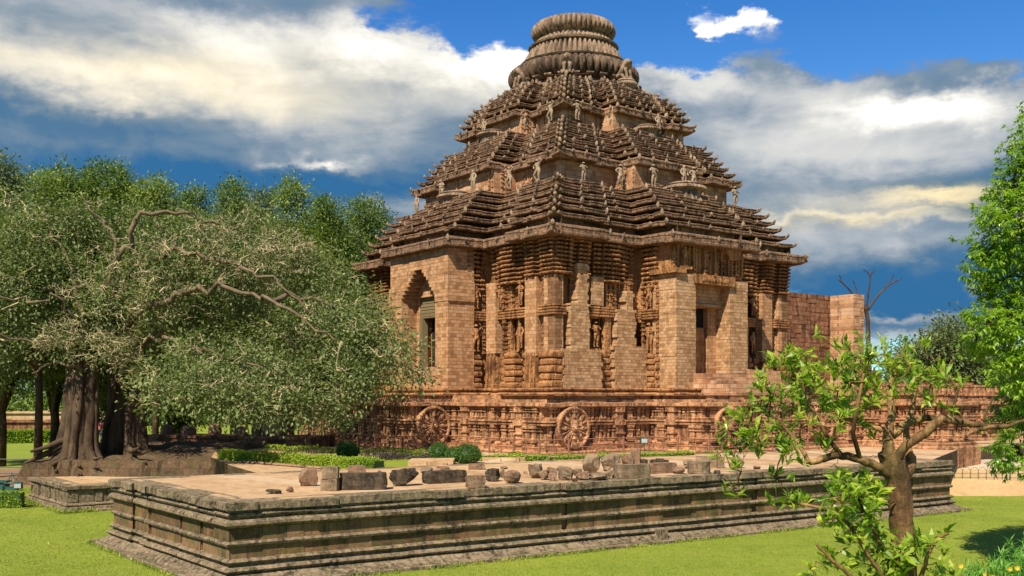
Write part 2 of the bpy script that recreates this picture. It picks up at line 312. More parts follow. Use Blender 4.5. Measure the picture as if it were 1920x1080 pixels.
# ------------------------------------------------------------ temple
TH = R(37.5); TC = (5.4, 91.0)
def toW(x, y, z=0.0):                         # temple-local point -> world
    return (TC[0]+x*math.cos(TH)-y*math.sin(TH), TC[1]+x*math.sin(TH)+y*math.cos(TH), z)
temple = tag(empty('sun_temple', (TC[0], TC[1], 0), TH), 'huge stepped pyramid temple of carved orange brown sandstone with a ribbed round crown', 'temple')
FR = [((0, 0), (0, 1), (-1, 0)), ((0, 0), (1, 0), (0, -1)), ((0, 0), (0, 1), (1, 0)), ((0, 0), (1, 0), (0, 1))]
def fp(fr, t, o, z):
    (a, b), (tx, ty), (nx, ny) = fr; return (a+tx*t+nx*o, b+ty*t+ny*o, z)
def fdet(fr): return fr[1][0]*fr[2][1]-fr[1][1]*fr[2][0]
def fbox(mb, fr, t0, t1, o0, o1, z0, z1, j=0.0):
    if o0 > o1: o0, o1 = o1, o0
    a, b = (t0, t1) if fdet(fr) > 0 else (t1, t0)
    p = np.array([fp(fr, a, o0, z0), fp(fr, b, o0, z0), fp(fr, b, o1, z0), fp(fr, a, o1, z0), fp(fr, a, o0, z1), fp(fr, b, o0, z1), fp(fr, b, o1, z1), fp(fr, a, o1, z1)])
    if j: p += rng.uniform(-j, j, p.shape)
    mb.hexa(p)
def stackp(mb, fr, t0, t1, off, back, prof, j=0.0, sides=True):
    """rings (z, inset) between t0..t1 with the front at off: turned or moulded shafts and mouldings"""
    v = []; k = len(prof)
    if fdet(fr) < 0: seq = lambda i: ((t1-i, back), (t0+i, back), (t0+i, off-i), (t1-i, off-i))
    else: seq = lambda i: ((t0+i, back), (t1-i, back), (t1-i, off-i), (t0+i, off-i))
    for z, i in prof:
        if not sides: q = ((t0, back), (t1, back), (t1, off-i), (t0, off-i)) if fdet(fr) > 0 else ((t1, back), (t0, back), (t0, off-i), (t1, off-i))
        else: q = seq(i)
        v += [fp(fr, a, b, z) for a, b in q]
    v = np.array(v)
    if j: v += rng.uniform(-j, j, v.shape)
    f = [(0, 3, 2, 1), tuple((k-1)*4+q for q in (0, 1, 2, 3))]
    for r in range(k-1):
        for q in range(4): f.append((r*4+q, r*4+(q+1) % 4, (r+1)*4+(q+1) % 4, (r+1)*4+q))
    mb.add(v, f)
def outline(s, sd):
    """closed CCW outline of a square of half side s; sd = [(t0, t1, off)] from -s to s, mirrored on all four sides"""
    line = []
    for a, b, o in sd: line += [(a, o), (b, o)]
    n = []
    n += [(-o, t) for t, o in reversed(line)][0:]           # -x side, walking towards -y
    n += [(t, -o) for t, o in line]
    n += [(o, t) for t, o in line]
    n += [(t, o) for t, o in reversed(line)]
    out = []
    for p in n:
        if not out or math.hypot(p[0]-out[-1][0], p[1]-out[-1][1]) > 1e-6: out.append(p)
    if math.hypot(out[0][0]-out[-1][0], out[0][1]-out[-1][1]) < 1e-6: out.pop()
    return out
def ratha(s, p, w, n=0.0, b=None):
    if b is None: return [(-s, -w, s), (-w, w, s+p), (w, s, s)]
    return [(-s, -b, s), (-b, -w, s-n), (-w, w, s+p), (w, b, s-n), (b, s, s)]
def edges(pts):
    k = len(pts)
    for i in range(k):
        a = np.array(pts[i]); b = np.array(pts[(i+1) % k]); d = b-a; L = np.linalg.norm(d); d = d/L
        yield a, b, d, np.array((d[1], -d[0])), L
def sweep(mb, pts, prof, blen=.8, jo=.02, jz=.015, wts=None, lift=None):
    E = list(edges(pts)); k = len(E); P = len(prof); wts = wts or [1]*P
    st = []
    for i, (a, b, d, n, L) in enumerate(E):
        m0 = E[i-1][3]+n if abs(np.dot(E[i-1][3], n)) < .5 else n
        m1 = E[(i+1) % k][3]+n if abs(np.dot(E[(i+1) % k][3], n)) < .5 else n
        nb = max(1, int(round(L/blen))); cuts = [0]
        for q in range(1, nb): cuts.append((q+rng.uniform(-.22, .22))/nb)
        cuts.append(1)
        for q in range(nb):
            o_, z_ = rng.uniform(-jo, jo), rng.uniform(-jz, jz)
            if rng.random() < .06: o_ -= jo*2.2; z_ -= jz*2
            for c in (cuts[q], cuts[q+1]):
                mv = m0 if c == 0 else (m1 if c == 1 else n)
                st.append((a+(b-a)*c, mv, o_, z_))
    v = []
    for base, mv, o_, z_ in st:
        for (po, pz), w_ in zip(prof, wts):
            x, y = base+mv*(po+o_*w_); v.append((x, y, pz+z_*w_+(lift(x, y)*w_ if lift else 0)))
    n_ = len(st); f = []
    for i in range(n_):
        i2 = (i+1) % n_
        for q in range(P-1): f.append((i*P+q, i2*P+q, i2*P+q+1, i*P+q+1))
    mb.add(v, f)
def wallring(mb, pts, z0, z1, off=0.0):
    sweep(mb, pts, [(off, z0), (off, z1)], blen=4, jo=0, jz=0)
# ---- carved figures: one skinned body, baked, then reused
def skinned(name, verts, eds, radii, mat, sub=1):
    me = bpy.data.meshes.new(name); me.from_pydata(verts, eds, []); o = bpy.data.objects.new(name, me); COL.objects.link(o)
    sk = o.modifiers.new('skin', 'SKIN'); sk.use_smooth_shade = True
    if not me.skin_vertices:
        bpy.context.view_layer.objects.active = o
    for i, r in enumerate(radii):
        me.skin_vertices[0].data[i].radius = (r, r) if not isinstance(r, tuple) else r
    me.skin_vertices[0].data[0].use_root = True
    ss = o.modifiers.new('sub', 'SUBSURF'); ss.levels = sub; ss.render_levels = sub
    bpy.context.view_layer.update(); dg = bpy.context.evaluated_depsgraph_get()
    m2 = bpy.data.meshes.new_from_object(o.evaluated_get(dg)); m2.name = name
    bpy.data.objects.remove(o); m2.materials.clear(); m2.materials.append(mat)
    for p in m2.polygons: p.use_smooth = True
    return m2
def body_mesh(name, mat, pose=0, h=1.0):
    """standing figure facing -Y, 1.7 tall"""
    J = dict(pel=(0, 0, .90), wa=(.0, 0, 1.06), ch=(0, 0, 1.27), nk=(0, 0, 1.42), hd=(0, -.01, 1.56), tp=(0, 0, 1.68),
             hl=(.10, 0, .86), kl=(.11, -.03, .47), al=(.11, .02, .08), fl=(.12, -.12, .03), hr=(-.10, 0, .86), kr=(-.11, -.03, .47), ar=(-.11, .02, .08), fr=(-.12, -.12, .03),
             sl=(.17, 0, 1.36), el=(.27, 0, 1.10), wl=(.25, -.12, .88), sr=(-.17, 0, 1.36), er=(-.27, 0, 1.10), wr=(-.25, -.12, .88))
    if pose == 1:   # hip swayed, hands raised to the chest holding a drum
        for q in ('pel', 'hl', 'hr'): J[q] = (J[q][0]+.07, J[q][1], J[q][2])
        J['ch'] = (-.03, 0, 1.26); J['el'] = (.33, -.04, 1.14); J['wl'] = (.12, -.24, 1.16); J['er'] = (-.33, -.04, 1.14); J['wr'] = (-.10, -.24, 1.22)
    if pose == 2:   # one arm raised above the head, knee bent
        J['el'] = (.34, 0, 1.50); J['wl'] = (.16, -.05, 1.74); J['er'] = (-.36, 0, 1.16); J['wr'] = (-.20, -.10, .98)
        J['kr'] = (-.20, -.12, .50); J['pel'] = (.05, 0, .88); J['hl'] = (.14, 0, .84); J['hr'] = (-.06, 0, .84)
    names = list(J); V = [tuple(c*h for c in J[q]) for q in names]; ix = {q: i for i, q in enumerate(names)}
    Ed = [('pel', 'wa'), ('wa', 'ch'), ('ch', 'nk'), ('nk', 'hd'), ('hd', 'tp'), ('pel', 'hl'), ('hl', 'kl'), ('kl', 'al'), ('al', 'fl'), ('pel', 'hr'), ('hr', 'kr'), ('kr', 'ar'), ('ar', 'fr'),
          ('ch', 'sl'), ('sl', 'el'), ('el', 'wl'), ('ch', 'sr'), ('sr', 'er'), ('er', 'wr')]
    rad = dict(pel=.15, wa=.115, ch=.16, nk=.06, hd=.115, tp=.085, hl=.11, kl=.075, al=.05, fl=.04, hr=.11, kr=.075, ar=.05, fr=.04, sl=.07, el=.05, wl=.04, sr=.07, er=.05, wr=.04)
    return skinned(name, V, [(ix[a], ix[b]) for a, b in Ed], [rad[q]*h for q in names], mat)
ST = [body_mesh('stone_figure_body', M['statue'], k) for k in (0, 1, 2)]
STC = [body_mesh('relief_figure_body', M['carved'], k) for k in (0, 1, 2)]
def lion_mesh():
    """seated lion facing -Y, 1.7 tall"""
    V = [(0, .45, .30), (0, .30, .55), (0, .05, .90), (0, -.08, 1.20), (0, -.20, 1.45), (0, -.46, 1.36), (.22, .40, .28), (.28, .02, .32), (.25, -.10, .07), (.25, -.32, .05),
         (-.22, .40, .28), (-.28, .02, .32), (-.25, -.10, .07), (-.25, -.32, .05), (.17, -.10, .95), (.17, -.25, .50), (.17, -.30, .08), (.17, -.46, .05), (-.17, -.10, .95), (-.17, -.25, .50), (-.17, -.30, .08), (-.17, -.46, .05), (0, -.12, 1.66), (.1, .8, .12)]
    E = [(0, 1), (1, 2), (2, 3), (3, 4), (4, 5), (0, 6), (6, 7), (7, 8), (8, 9), (0, 10), (10, 11), (11, 12), (12, 13), (2, 14), (14, 15), (15, 16), (16, 17), (2, 18), (18, 19), (19, 20), (20, 21), (4, 22), (0, 23)]
    r = [.28, .30, .33, .30, .30, .15, .20, .17, .09, .09, .20, .17, .09, .09, .15, .10, .09, .09, .15, .10, .09, .09, .12, .05]
    return skinned('stone_lion_body', V, E, r, M['crown'])
LION = lion_mesh()
# ---- plinth --------------------------------------------------------------
G0 = .25
PL = [(-17.0, 18), (-17.0, 9), (-21, 9), (-21, -6.5), (-17.4, -6.5), (-17.4, -12.2), (-17.0, -12.2), (-17.0, -17.0), (-7.5, -17.0), (-7.5, -22.2), (10, -22.2), (10, -29), (13.4, -29), (13.4, -22.2), (34, -22.2), (34, 18)]
mb = MB()
sweep(mb, PL, [(.55, -2.8), (.55, G0+.10), (.46, G0+.22), (.34, G0+.24), (.36, G0+.42), (.26, G0+.50), (.18, G0+.50), (.22, G0+.62), (.14, G0+.76), (-.10, G0+.78), (-.14, 3.32), (.34, 3.34), (.42, 3.42), (.40, 3.62), (.10, 3.66), (-.12, 3.66)], blen=1.1, jo=.02, jz=.01)
sweep(mb, PL, [(-.12, 3.6), (-.12, 3.86), (-.30, 3.87), (-.32, 4.15), (-1.2, 4.16)], blen=1.3, jo=.05, jz=.012)
sweep(mb, PL, [(-.15, 2.12), (.28, 2.14), (.30, 2.24), (.18, 2.26), (.18, 2.34), (.30, 2.36), (.28, 2.46), (-.15, 2.48)], blen=1.6, jo=.015, jz=.01)
def small_shrine(mb, fr, t, w, z0, z1, o):
    """one carved bay: shaft with rings, cap and foot"""
    h = z1-z0; rr = []
    for k in range(4): rr += [(z0+h*.05*k, .02 if k % 2 else .0), (z0+h*(.05*k+.03), .0 if k % 2 else .05)]
    rr += [(z0+h*.24, .07), (z0+h*.62, .07), (z0+h*.64, .0), (z0+h*.70, .0), (z0+h*.72, .08), (z0+h*.80, .08), (z0+h*.82, .0), (z0+h*.92, .0), (z0+h, .03)]
    stackp(mb, fr, t-w/2, t+w/2, o, -.16, rr, .006)
for a, b, d, n, L in edges(PL):
    mid = (a+b)/2
    fr = (tuple(a), tuple(d), tuple(n)); vis = n[0] < -.5 or n[1] < -.5
    t = .1
    while t < L-.35:
        big = rng.random() < .30; w = rng.uniform(.55, .72) if big else rng.uniform(.20, .34)
        if t+w > L-.05: w = L-.08-t
        if w < .12: break
        tc = t+w/2
        if big:
            small_shrine(mb, fr, tc, w, 1.02, 2.13, rng.uniform(.26, .36)); small_shrine(mb, fr, tc, w*.95, 2.47, 3.33, rng.uniform(.22, .32))
        else:
            for z0, z1 in ((1.02, 2.13), (2.47, 3.33)):
                q = rng.random()
                if q < .45: small_shrine(mb, fr, tc, w, z0, z1, rng.uniform(.12, .24))
                elif q < .72: fbox(mb, fr, t, t+w, -.16, rng.uniform(.06, .12), z0, z1)
                else:
                    fbox(mb, fr, t, t+w, -.16, .05, z0, z1)
                    for k in range(4):
                        zz = z0+(z1-z0)*(.12+.22*k); fbox(mb, fr, t+w*rng.uniform(.1, .3), t+w*rng.uniform(.7, .9), 0, rng.uniform(.10, .16), zz, zz+(z1-z0)*.15, .015)
        t += w+rng.uniform(.05, .11) if not big else w+.08
    # big engaged piers through the whole height every few metres
    t = 2.2
    while t < L-1.5 and vis:
        stackp(mb, fr, t-.42, t+.42, .46, -.16, [(G0+.55, 0), (1.0, 0), (1.02, .12), (1.5, .12), (1.52, .02), (1.62, .02), (1.64, .12), (2.1, .12), (2.12, .0), (2.5, .0), (2.52, .13), (3.0, .13), (3.02, .03), (3.2, .03), (3.33, .0)], .006); t += rng.uniform(3.8, 4.8)
mb.add([(-17, -17, 4.13), (34, -17, 4.13), (34, 18, 4.13), (-17, 18, 4.13)], [(0, 1, 2, 3)]); mb.add([(-7.5, -22, 4.135), (34, -22, 4.135), (34, -17, 4.135), (-7.5, -17, 4.135)], [(0, 1, 2, 3)])
mb.add([(10.2, -28.8, 4.14), (13.2, -28.8, 4.14), (13.2, -22, 4.14), (10.2, -22, 4.14)], [(0, 1, 2, 3)])
mb.add([(-20.8, -6.3, 4.137), (-17, -6.3, 4.137), (-17, 8.8, 4.137), (-20.8, 8.8, 4.137)], [(0, 1, 2, 3)]); mb.build('plinth', M['plinth'], temple)
# ---- wheels
def wheel(fr, t, zc=1.98, r=1.42):
    o0 = fp(fr, t, 0, zc); (tx, ty), (nx, ny) = fr[1], fr[2]
    def pt(a, rr, o): return (o0[0]+tx*rr*math.cos(a)+nx*o, o0[1]+ty*rr*math.cos(a)+ny*o, o0[2]+rr*math.sin(a))
    mb = MB(); n = 64; A = [2*math.pi*i/n for i in range(n)]
    prof = [(r-.24, .26), (r-.22, .40), (r-.15, .46), (r-.05, .46), (r, .40), (r, -.1), (r-.24, -.1)]
    v = [pt(a, rr*(1+.008*math.sin(a*24)), o) for a in A for rr, o in prof]; P = len(prof)
    mb.add(v, [(i*P+q, ((i+1) % n)*P+q, ((i+1) % n)*P+(q+1) % P, i*P+(q+1) % P) for i in range(n) for q in range(P)])
    for i in range(40):
        a = 2*math.pi*i/40; mb.add([pt(a+s*.05, r-.11+q*.055, o) for o in (.42, .49) for s, q in ((-1, -1), (1, -1), (1, 1), (-1, 1))], MB.BF)
    # backing disc so the wheel sits against a carved slab
    v = [pt(a, r-.2, .27) for a in A]+[pt(0, 0, .27)]; mb.add(v, None, [(i, (i+1) % n, n) for i in range(n)])
    w = mb.build('wheel', M['plinth'], temple)
    for k in range(16):
        a = math.pi*k/8+.0; m = MB(); wide = k % 2 == 0
        rs = [.2, .45, .75, .95, r-.22]; ws = [.05, .07, .13, .09, .06] if wide else [.035]*5
        pts = []
        for rr, ww in zip(rs, ws):
            for s, o in ((-1, .27), (-1, .40), (1, .40), (1, .27)):
                da = s*ww/rr; pts.append(pt(a+da, rr, o+(.05 if wide and rr in (.75,) and o > .3 else 0)))
        m.add(pts, [(i*4+q, i*4+(q+1) % 4, (i+1)*4+(q+1) % 4, (i+1)*4+q) for i in range(4) for q in range(4)]); m.build('spoke', M['plinth'], w)
        if wide:
            m = MB(); c = .72; vv = [pt(a, c, .47)]+[None]*10
            rim = []
            for q in range(10):
                b = 2*math.pi*q/10; x = c+.11*math.cos(b); y = .11*math.sin(b); rim.append(pt(a+y/x, math.hypot(x, y), .44))
            m.add([pt(a, c, .50)]+rim+[pt(a, c, .36)], None, [(0, 1+q, 1+(q+1) % 10) for q in range(10)]+[(11, 1+(q+1) % 10, 1+q) for q in range(10)]); m.build('medallion', M['plinth'], w)
    m = MB(); hp = [(.0, .66), (.10, .66), (.14, .60), (.15, .52), (.22, .50), (.24, .42), (.24, .27)]
    n2 = 20; v = [pt(2*math.pi*i/n2, rr, o) for i in range(n2) for rr, o in hp]; P = len(hp)
    m.add(v, [(i*P+q, ((i+1) % n2)*P+q, ((i+1) % n2)*P+q+1, i*P+q+1) for i in range(n2) for q in range(P-1)]); m.build('hub', M['plinth'], w)
E0 = [((0, -6.5), (1, 0), (0, -1)), ((-21, 0), (0, 1), (-1, 0)), ((0, -17.0), (1, 0), (0, -1)), ((0, -22.2), (1, 0), (0, -1))]
wheel(E0[0], -19.1); wheel(E0[1], 6.9); wheel(E0[2], -15.0); wheel(E0[3], -5.7); wheel(E0[3], 4.5)
# ---- body core and terrace mouldings
BZ0, BZ1 = 4.7, 15.75
mb = MB(); s = 11.95
core = outline(s, [(-s, -4.6, s), (-4.6, -3.9, s), (-3.6, 3.6, s+1.75), (3.9, s, s)])
wallring(mb, core, 4.1, 15.9)
tm = outline(13.7, ratha(13.7, 3.1, 4.9))
sweep(mb, tm, [(-.6, 4.12), (.25, 4.14), (.34, 4.22), (.25, 4.32), (.02, 4.36), (.0, 4.44), (.12, 4.48), (.16, 4.58), (.08, 4.68), (-1.8, 4.72)], blen=1.4, jo=.02, jz=.012)
mb.build('wall', M['carved'], temple)
# ---- upper ribbed cornice zone
mb = MB(); ZB = 12.72
def ribs(fr, t0, t1, off, z0=ZB, z1=15.62, back=12.2, lob=.42):
    n = max(1, int(round((t1-t0)/lob))); zs = np.linspace(z0, z1, 11)
    for i in range(n):
        a = t0+(t1-t0)*i/n; b = t0+(t1-t0)*(i+1)/n; jo = rng.uniform(-.03, .03); g = .025
        for k in range(10):
            z = zs[k]; h = zs[k+1]-zs[k]; o = off+jo+.055*k/2+rng.uniform(-.025, .025)-(.35 if rng.random() < .012 else 0)
            if k == 0: o += .12
            stackp(mb, fr, a+g, b-g, o, back, [(z, .20), (z+h*.20, .16), (z+h*.30, .03), (z+h*.52, .0), (z+h*.74, .03), (z+h*.84, .15), (z+h, .20)], .008)
VS = [(-13.05, -11.55, 13.15), (-11.5, -10.9, 12.85), (-10.85, -9.75, 13.1), (-9.7, -9.25, 12.6), (-9.2, -8.45, 12.75), (-8.4, -6.75, 13.0), (-6.7, -5.95, 12.75), (-5.8, -4.9, 12.45)]
for fi, fr in enumerate(FR):
    for a, b, o in VS:
        lo = ZB if o > 12.9 or a < -9 else ZB-.45
        if a > -9.3: lo = ZB-.35
        ribs(fr, a, b, o, lo)
        ribs(fr, -b, -a, o, lo)
    # carved returns beside the porch
    for sgn in (-1, 1):
        fr2 = (fp(fr, sgn*3.9, 0, 0)[:2], fr[2], tuple(np.array(fr[1])*sgn))
        ribs(fr2, 12.6, 14.4, .22, ZB-.6, back=-.05)
mb.build('ribbed_cornice', M['carved'], temple)
# ---- wall zone
def colonette(mb, fr, t, w, off, z0, z1, back=12.2):
    pr = []; z = z0; k = 0
    while z < z1-.05:
        dz = min(rng.uniform(.16, .42) if k % 2 else .09, z1-z); i = 0.0 if k % 2 == 0 else .045+rng.uniform(0, .02)
        pr += [(z, i), (z+dz-.005, i)]; z += dz; k += 1
    stackp(mb, fr, t-w/2, t+w/2, off, back, pr, .005)
def pabhaga(mb, fr, t0, t1, off, z0=4.7, z1=7.35, back=12.2, nf=5):
    h = (z1-z0)/nf; pr = []
    for k in range(nf):
        z = z0+k*h; b = .0 if k % 2 == 0 else .08
        pr += [(z, b+.10), (z+h*.12, b+.02), (z+h*.35, b), (z+h*.65, b), (z+h*.86, b+.04), (z+h*.93, b+.17), (z+h, b+.19)]
    stackp(mb, fr, t0, t1, off, back, pr, .01)
def bandhana(mb, fr, t0, t1, off, z0=9.85, z1=10.65, back=12.2):
    pr = []; n = 4; h = (z1-z0)/n
    for k in range(n): z = z0+k*h; pr += [(z, .10), (z+h*.18, .01), (z+h*.5, 0), (z+h*.78, .01), (z+h*.85, .10)]
    stackp(mb, fr, t0, t1, off, back, pr, .008)
figs = []      # (mesh kind, local pos, facing rot)
def figure(fr, t, off, z, h, k=None):
    p = fp(fr, t, off, z); ang = math.atan2(fr[2][1], fr[2][0])+math.pi/2; figs.append((p, ang, h/1.7, rng.integers(0, 3) if k is None else k))
def clusters(mb, fr, t0, t1, off, zones):
    """a run of slim shafts, niches and figures"""
    t = t0
    while t < t1-.12:
        w = min(rng.uniform(.20, .36), t1-t); o = off+rng.choice([-.22, -.05, .05, .15]); 
        for z0, z1 in zones: colonette(mb, fr, t+w/2, w-.03, o, z0, z1)
        t += w
cv = MB(); pil = []
def pilaster(fr, t0, t1, off, z0=4.7, z1=12.7, mat='brick', back=12.2, rag=False):
    m = MB()
    if not rag: fbox(m, fr, t0, t1, back, off, z0, z1)
    else:                       # ragged repair masonry: rows of uneven width
        z = z0
        while z < z1-.01:
            dz = min(.31, z1-z); a = t0+rng.uniform(-.10, .10); b = t1+rng.uniform(-.12, .10); fbox(m, fr, a, b, back, off+rng.uniform(-.012, .012), z, z+dz-.004); z += dz
    return m.build('brick_pilaster', M[mat], temple)
def niche(fr, t0, t1, off, z0, z1, dark=True):
    fbox(cv, fr, t0, t0+.12, 12.2, off+.10, z0, z1); fbox(cv, fr, t1-.12, t1, 12.2, off+.10, z0, z1)
    fbox(cv, fr, t0-.05, t1+.05, 12.2, off+.16, z1, z1+.16); fbox(cv, fr, t0-.05, t1+.05, 12.2, off+.18, z0-.14, z0)
UP, LO = (10.65, 12.7), (7.35, 9.85)
def seg_left(fr, m=1, hidden=False):
    """corner bay between the near corner (-13) and the porch (-4.6); m mirrors it"""
    def T(a, b): return (a, b) if m > 0 else (-b, -a)
    def pl(a, b, o, **k): a, b = T(a, b); pilaster(fr, a, b, o, **k)
    def cl(a, b, o, z): a, b = T(a, b); clusters(cv, fr, a, b, o, z)
    def pb(a, b, o, **k): a, b = T(a, b); pabhaga(cv, fr, a, b, o, **k)
    def bh(a, b, o): a, b = T(a, b); bandhana(cv, fr, a, b, o)
    def ni(a, b, o, z0, z1): a, b = T(a, b); niche(fr, a, b, o, z0, z1)
    def fg(t, o, z, h): figure(fr, m*t, o, z, h)
    pl(-12.98, -11.75, 12.98, z0=7.35); bh(-13.1, -11.2, 13.12); pb(-13.15, -11.55, 13.25)
    cl(-11.7, -10.95, 12.7, (UP, LO)); pb(-11.5, -10.95, 12.85); bh(-11.2, -10.95, 12.9)
    pl(-10.9, -9.6, 13.0, z0=7.0); 
    # tall clustered lobes in front of the pilaster foot
    for k in range(4):
        a, b = T(-10.95+.33*k, -10.95+.33*k+.30); stackp(cv, fr, a, b, 13.2+(.1 if k in (1, 2) else 0), 12.2, [(4.7, 0), (4.95, 0), (5.0, .05), (6.4, .07), (7.2, .13)], .01)
    cl(-9.55, -9.0, 12.75, (UP, LO)); fg(-8.75, 12.75, 10.75, 1.8); fg(-8.75, 12.75, 7.6, 1.9)
    ni(-8.4, -7.3, 12.5, 7.5, 9.9); cl(-7.25, -6.6, 12.8, (UP, LO)); cl(-8.4, -7.3, 12.6, ((10.65, 12.7),)); bh(-9.5, -5.95, 12.78)
    pb(-9.5, -8.9, 12.75); pb(-8.4, -6.9, 13.05, nf=6); pb(-6.85, -6.3, 12.8); fg(-6.3, 12.8, 10.75, 1.7)
    pl(-5.95, -4.75, 12.95, z0=7.35)
    for k in range(3):
        a, b = T(-5.95+.4*k, -5.95+.4*k+.36); stackp(cv, fr, a, b, 13.15, 12.2, [(4.7, 0), (4.95, 0), (5.0, .05), (6.6, .07), (7.35, .14)], .01)
def seg_right(fr):
    cl = lambda a, b, o, z: clusters(cv, fr, a, b, o, z)
    pilaster(fr, -12.98, -12.3, 12.98, z0=7.35); bandhana(cv, fr, -13.1, -12.0, 13.12); pabhaga(cv, fr, -13.15, -12.35, 13.25)
    pilaster(fr, -12.35, -8.75, 13.28, 4.7, 7.45, 'brickpale', rag=True)
    pilaster(fr, -11.7, -9.9, 13.22, 7.45, 10.7, 'brickpale', rag=True); pilaster(fr, -11.0, -10.0, 13.19, 10.7, 13.6, 'brickpale', rag=True)
    cl(-12.25, -11.75, 12.7, (UP, LO)); cl(-9.85, -9.5, 12.7, (UP, LO))
    pilaster(fr, -9.5, -8.3, 12.97, 10.7, 12.75, 'brickpale'); bandhana(cv, fr, -9.8, -7.2, 13.05)
    niche(fr, -9.4, -8.35, 12.5, 7.6, 9.75); figure(fr, -8.9, 12.75, 7.65, 1.95)
    cl(-8.2, -7.1, 12.75, (UP,)); pabhaga(cv, fr, -8.7, -7.5, 12.95, nf=6); fbox(cv, fr, -8.1, -7.5, 12.2, 12.9, 7.3, 9.85)
    pilaster(fr, -7.5, -4.2, 13.30, 4.7, 7.8, 'brickpale', rag=True); pilaster(fr, -7.2, -5.35, 13.25, 7.8, 10.5, 'brickpale', rag=True); pilaster(fr, -6.3, -5.5, 13.2, 10.5, 11.9, 'brickpale', rag=True)
    cl(-7.0, -4.9, 12.75, (UP,)); cl(-5.3, -4.7, 12.7, (LO,)); bandhana(cv, fr, -5.4, -4.6, 12.85)
for i, fr in enumerate(FR):
    if i == 1: seg_right(fr)
    else: seg_left(fr)
    seg_left(fr, -1)
    for sgn in (-1, 1):         # carved returns of the porch 
        fr2 = (fp(fr, sgn*3.9, 0, 0)[:2], fr[2], tuple(np.array(fr[1])*sgn))
        for z0, z1 in (UP, LO):
            colonette(cv, fr2, 12.65, .3, .22, z0, z1, back=-.05); colonette(cv, fr2, 14.25, .3, .22, z0, z1, back=-.05); figure(fr2, 13.45, .22, z0+.15, (z1-z0)*.86)
        bandhana(cv, fr2, 12.5, 14.4, .30, back=-.05); pabhaga(cv, fr2, 12.9, 14.0, .30, back=-.05, nf=6); pabhaga(cv, fr2, 14.05, 14.45, .22, back=-.05, nf=8)
    cv.build('carved_shafts', M['carved'], temple); cv = MB()
for p, ang, h, k in figs:
    if p[0] > 0 and p[1] > 0: continue
    o = bpy.data.objects.new('carved_figure', STC[k]); COL.objects.link(o); o.parent = temple; o.location = p; o.rotation_euler = (0, 0, ang); o.scale = (h*1.25, h*1.1, h)
# ---- porches
def porch_arch(fr):
    po = empty('porch'); po.parent = temple; m = MB(); w = 4.2; o1 = 16.1; o0 = 13.7
    z = 4.7; hw = 2.45
    def halfw(z):
        if z < 11.75: return hw
        q = (z-11.75)/2.55; return max(0, hw*(1-q)) if q < .86 else 0
    while z < 15.55:
        dz = .30; z1 = min(z+dz, 15.6); h = halfw(z+.01)
        if h > .15:
            ex = .12 if 11.2 < z < 12.6 else 0
            fbox(m, fr, -w-ex, -h, o0, o1+rng.uniform(-.012, .012)+ex*.5, z, z1-.003); fbox(m, fr, h, w+ex, o0, o1+rng.uniform(-.012, .012)+ex*.5, z, z1-.003)
        else: fbox(m, fr, -w, w, o0, o1+rng.uniform(-.012, .012), z, z1-.003)
        z = z1
    fbox(m, fr, -hw-.1, hw+.1, o0, 14.9, 12.0, 14.6); fbox(m, fr, -hw, hw, o0, 15.9, 4.7, 6.35)
    fbox(m, fr, -hw-.05, -1.95, o0, 14.7, 6.2, 12.0); fbox(m, fr, 1.95, hw+.05, o0, 14.7, 6.2, 12.0)
    m.build('porch_wall', M['brick'], po)
    d = MB()
    for k in range(14): z = 10.35+k*.13; fbox(d, fr, -1.95, 1.95, 14.2, 14.62+.03*(k % 2), z, z+.115, .006)
    d.build('lintel', M['wood'], po)
    d = MB(); fbox(d, fr, -1.9, -1.55, 14.2, 14.74, 6.36, 10.34); d.build('door_frame', M['wood'], po); d = MB(); fbox(d, fr, 1.55, 1.9, 14.2, 14.74, 6.36, 10.34)
    for k in range(3): fbox(d, fr, 1.60+.11*k, 1.66+.11*k, 14.7, 14.79, 6.37, 10.33); 
    d.build('door_frame', M['wood'], po)
    d = MB(); fbox(d, fr, -1.56, 1.56, 13.6, 13.78, 6.36, 10.36); d.build('doorway_shade_panel', M['dark'], po)  # black panel: painted shade in place of the opening's depth
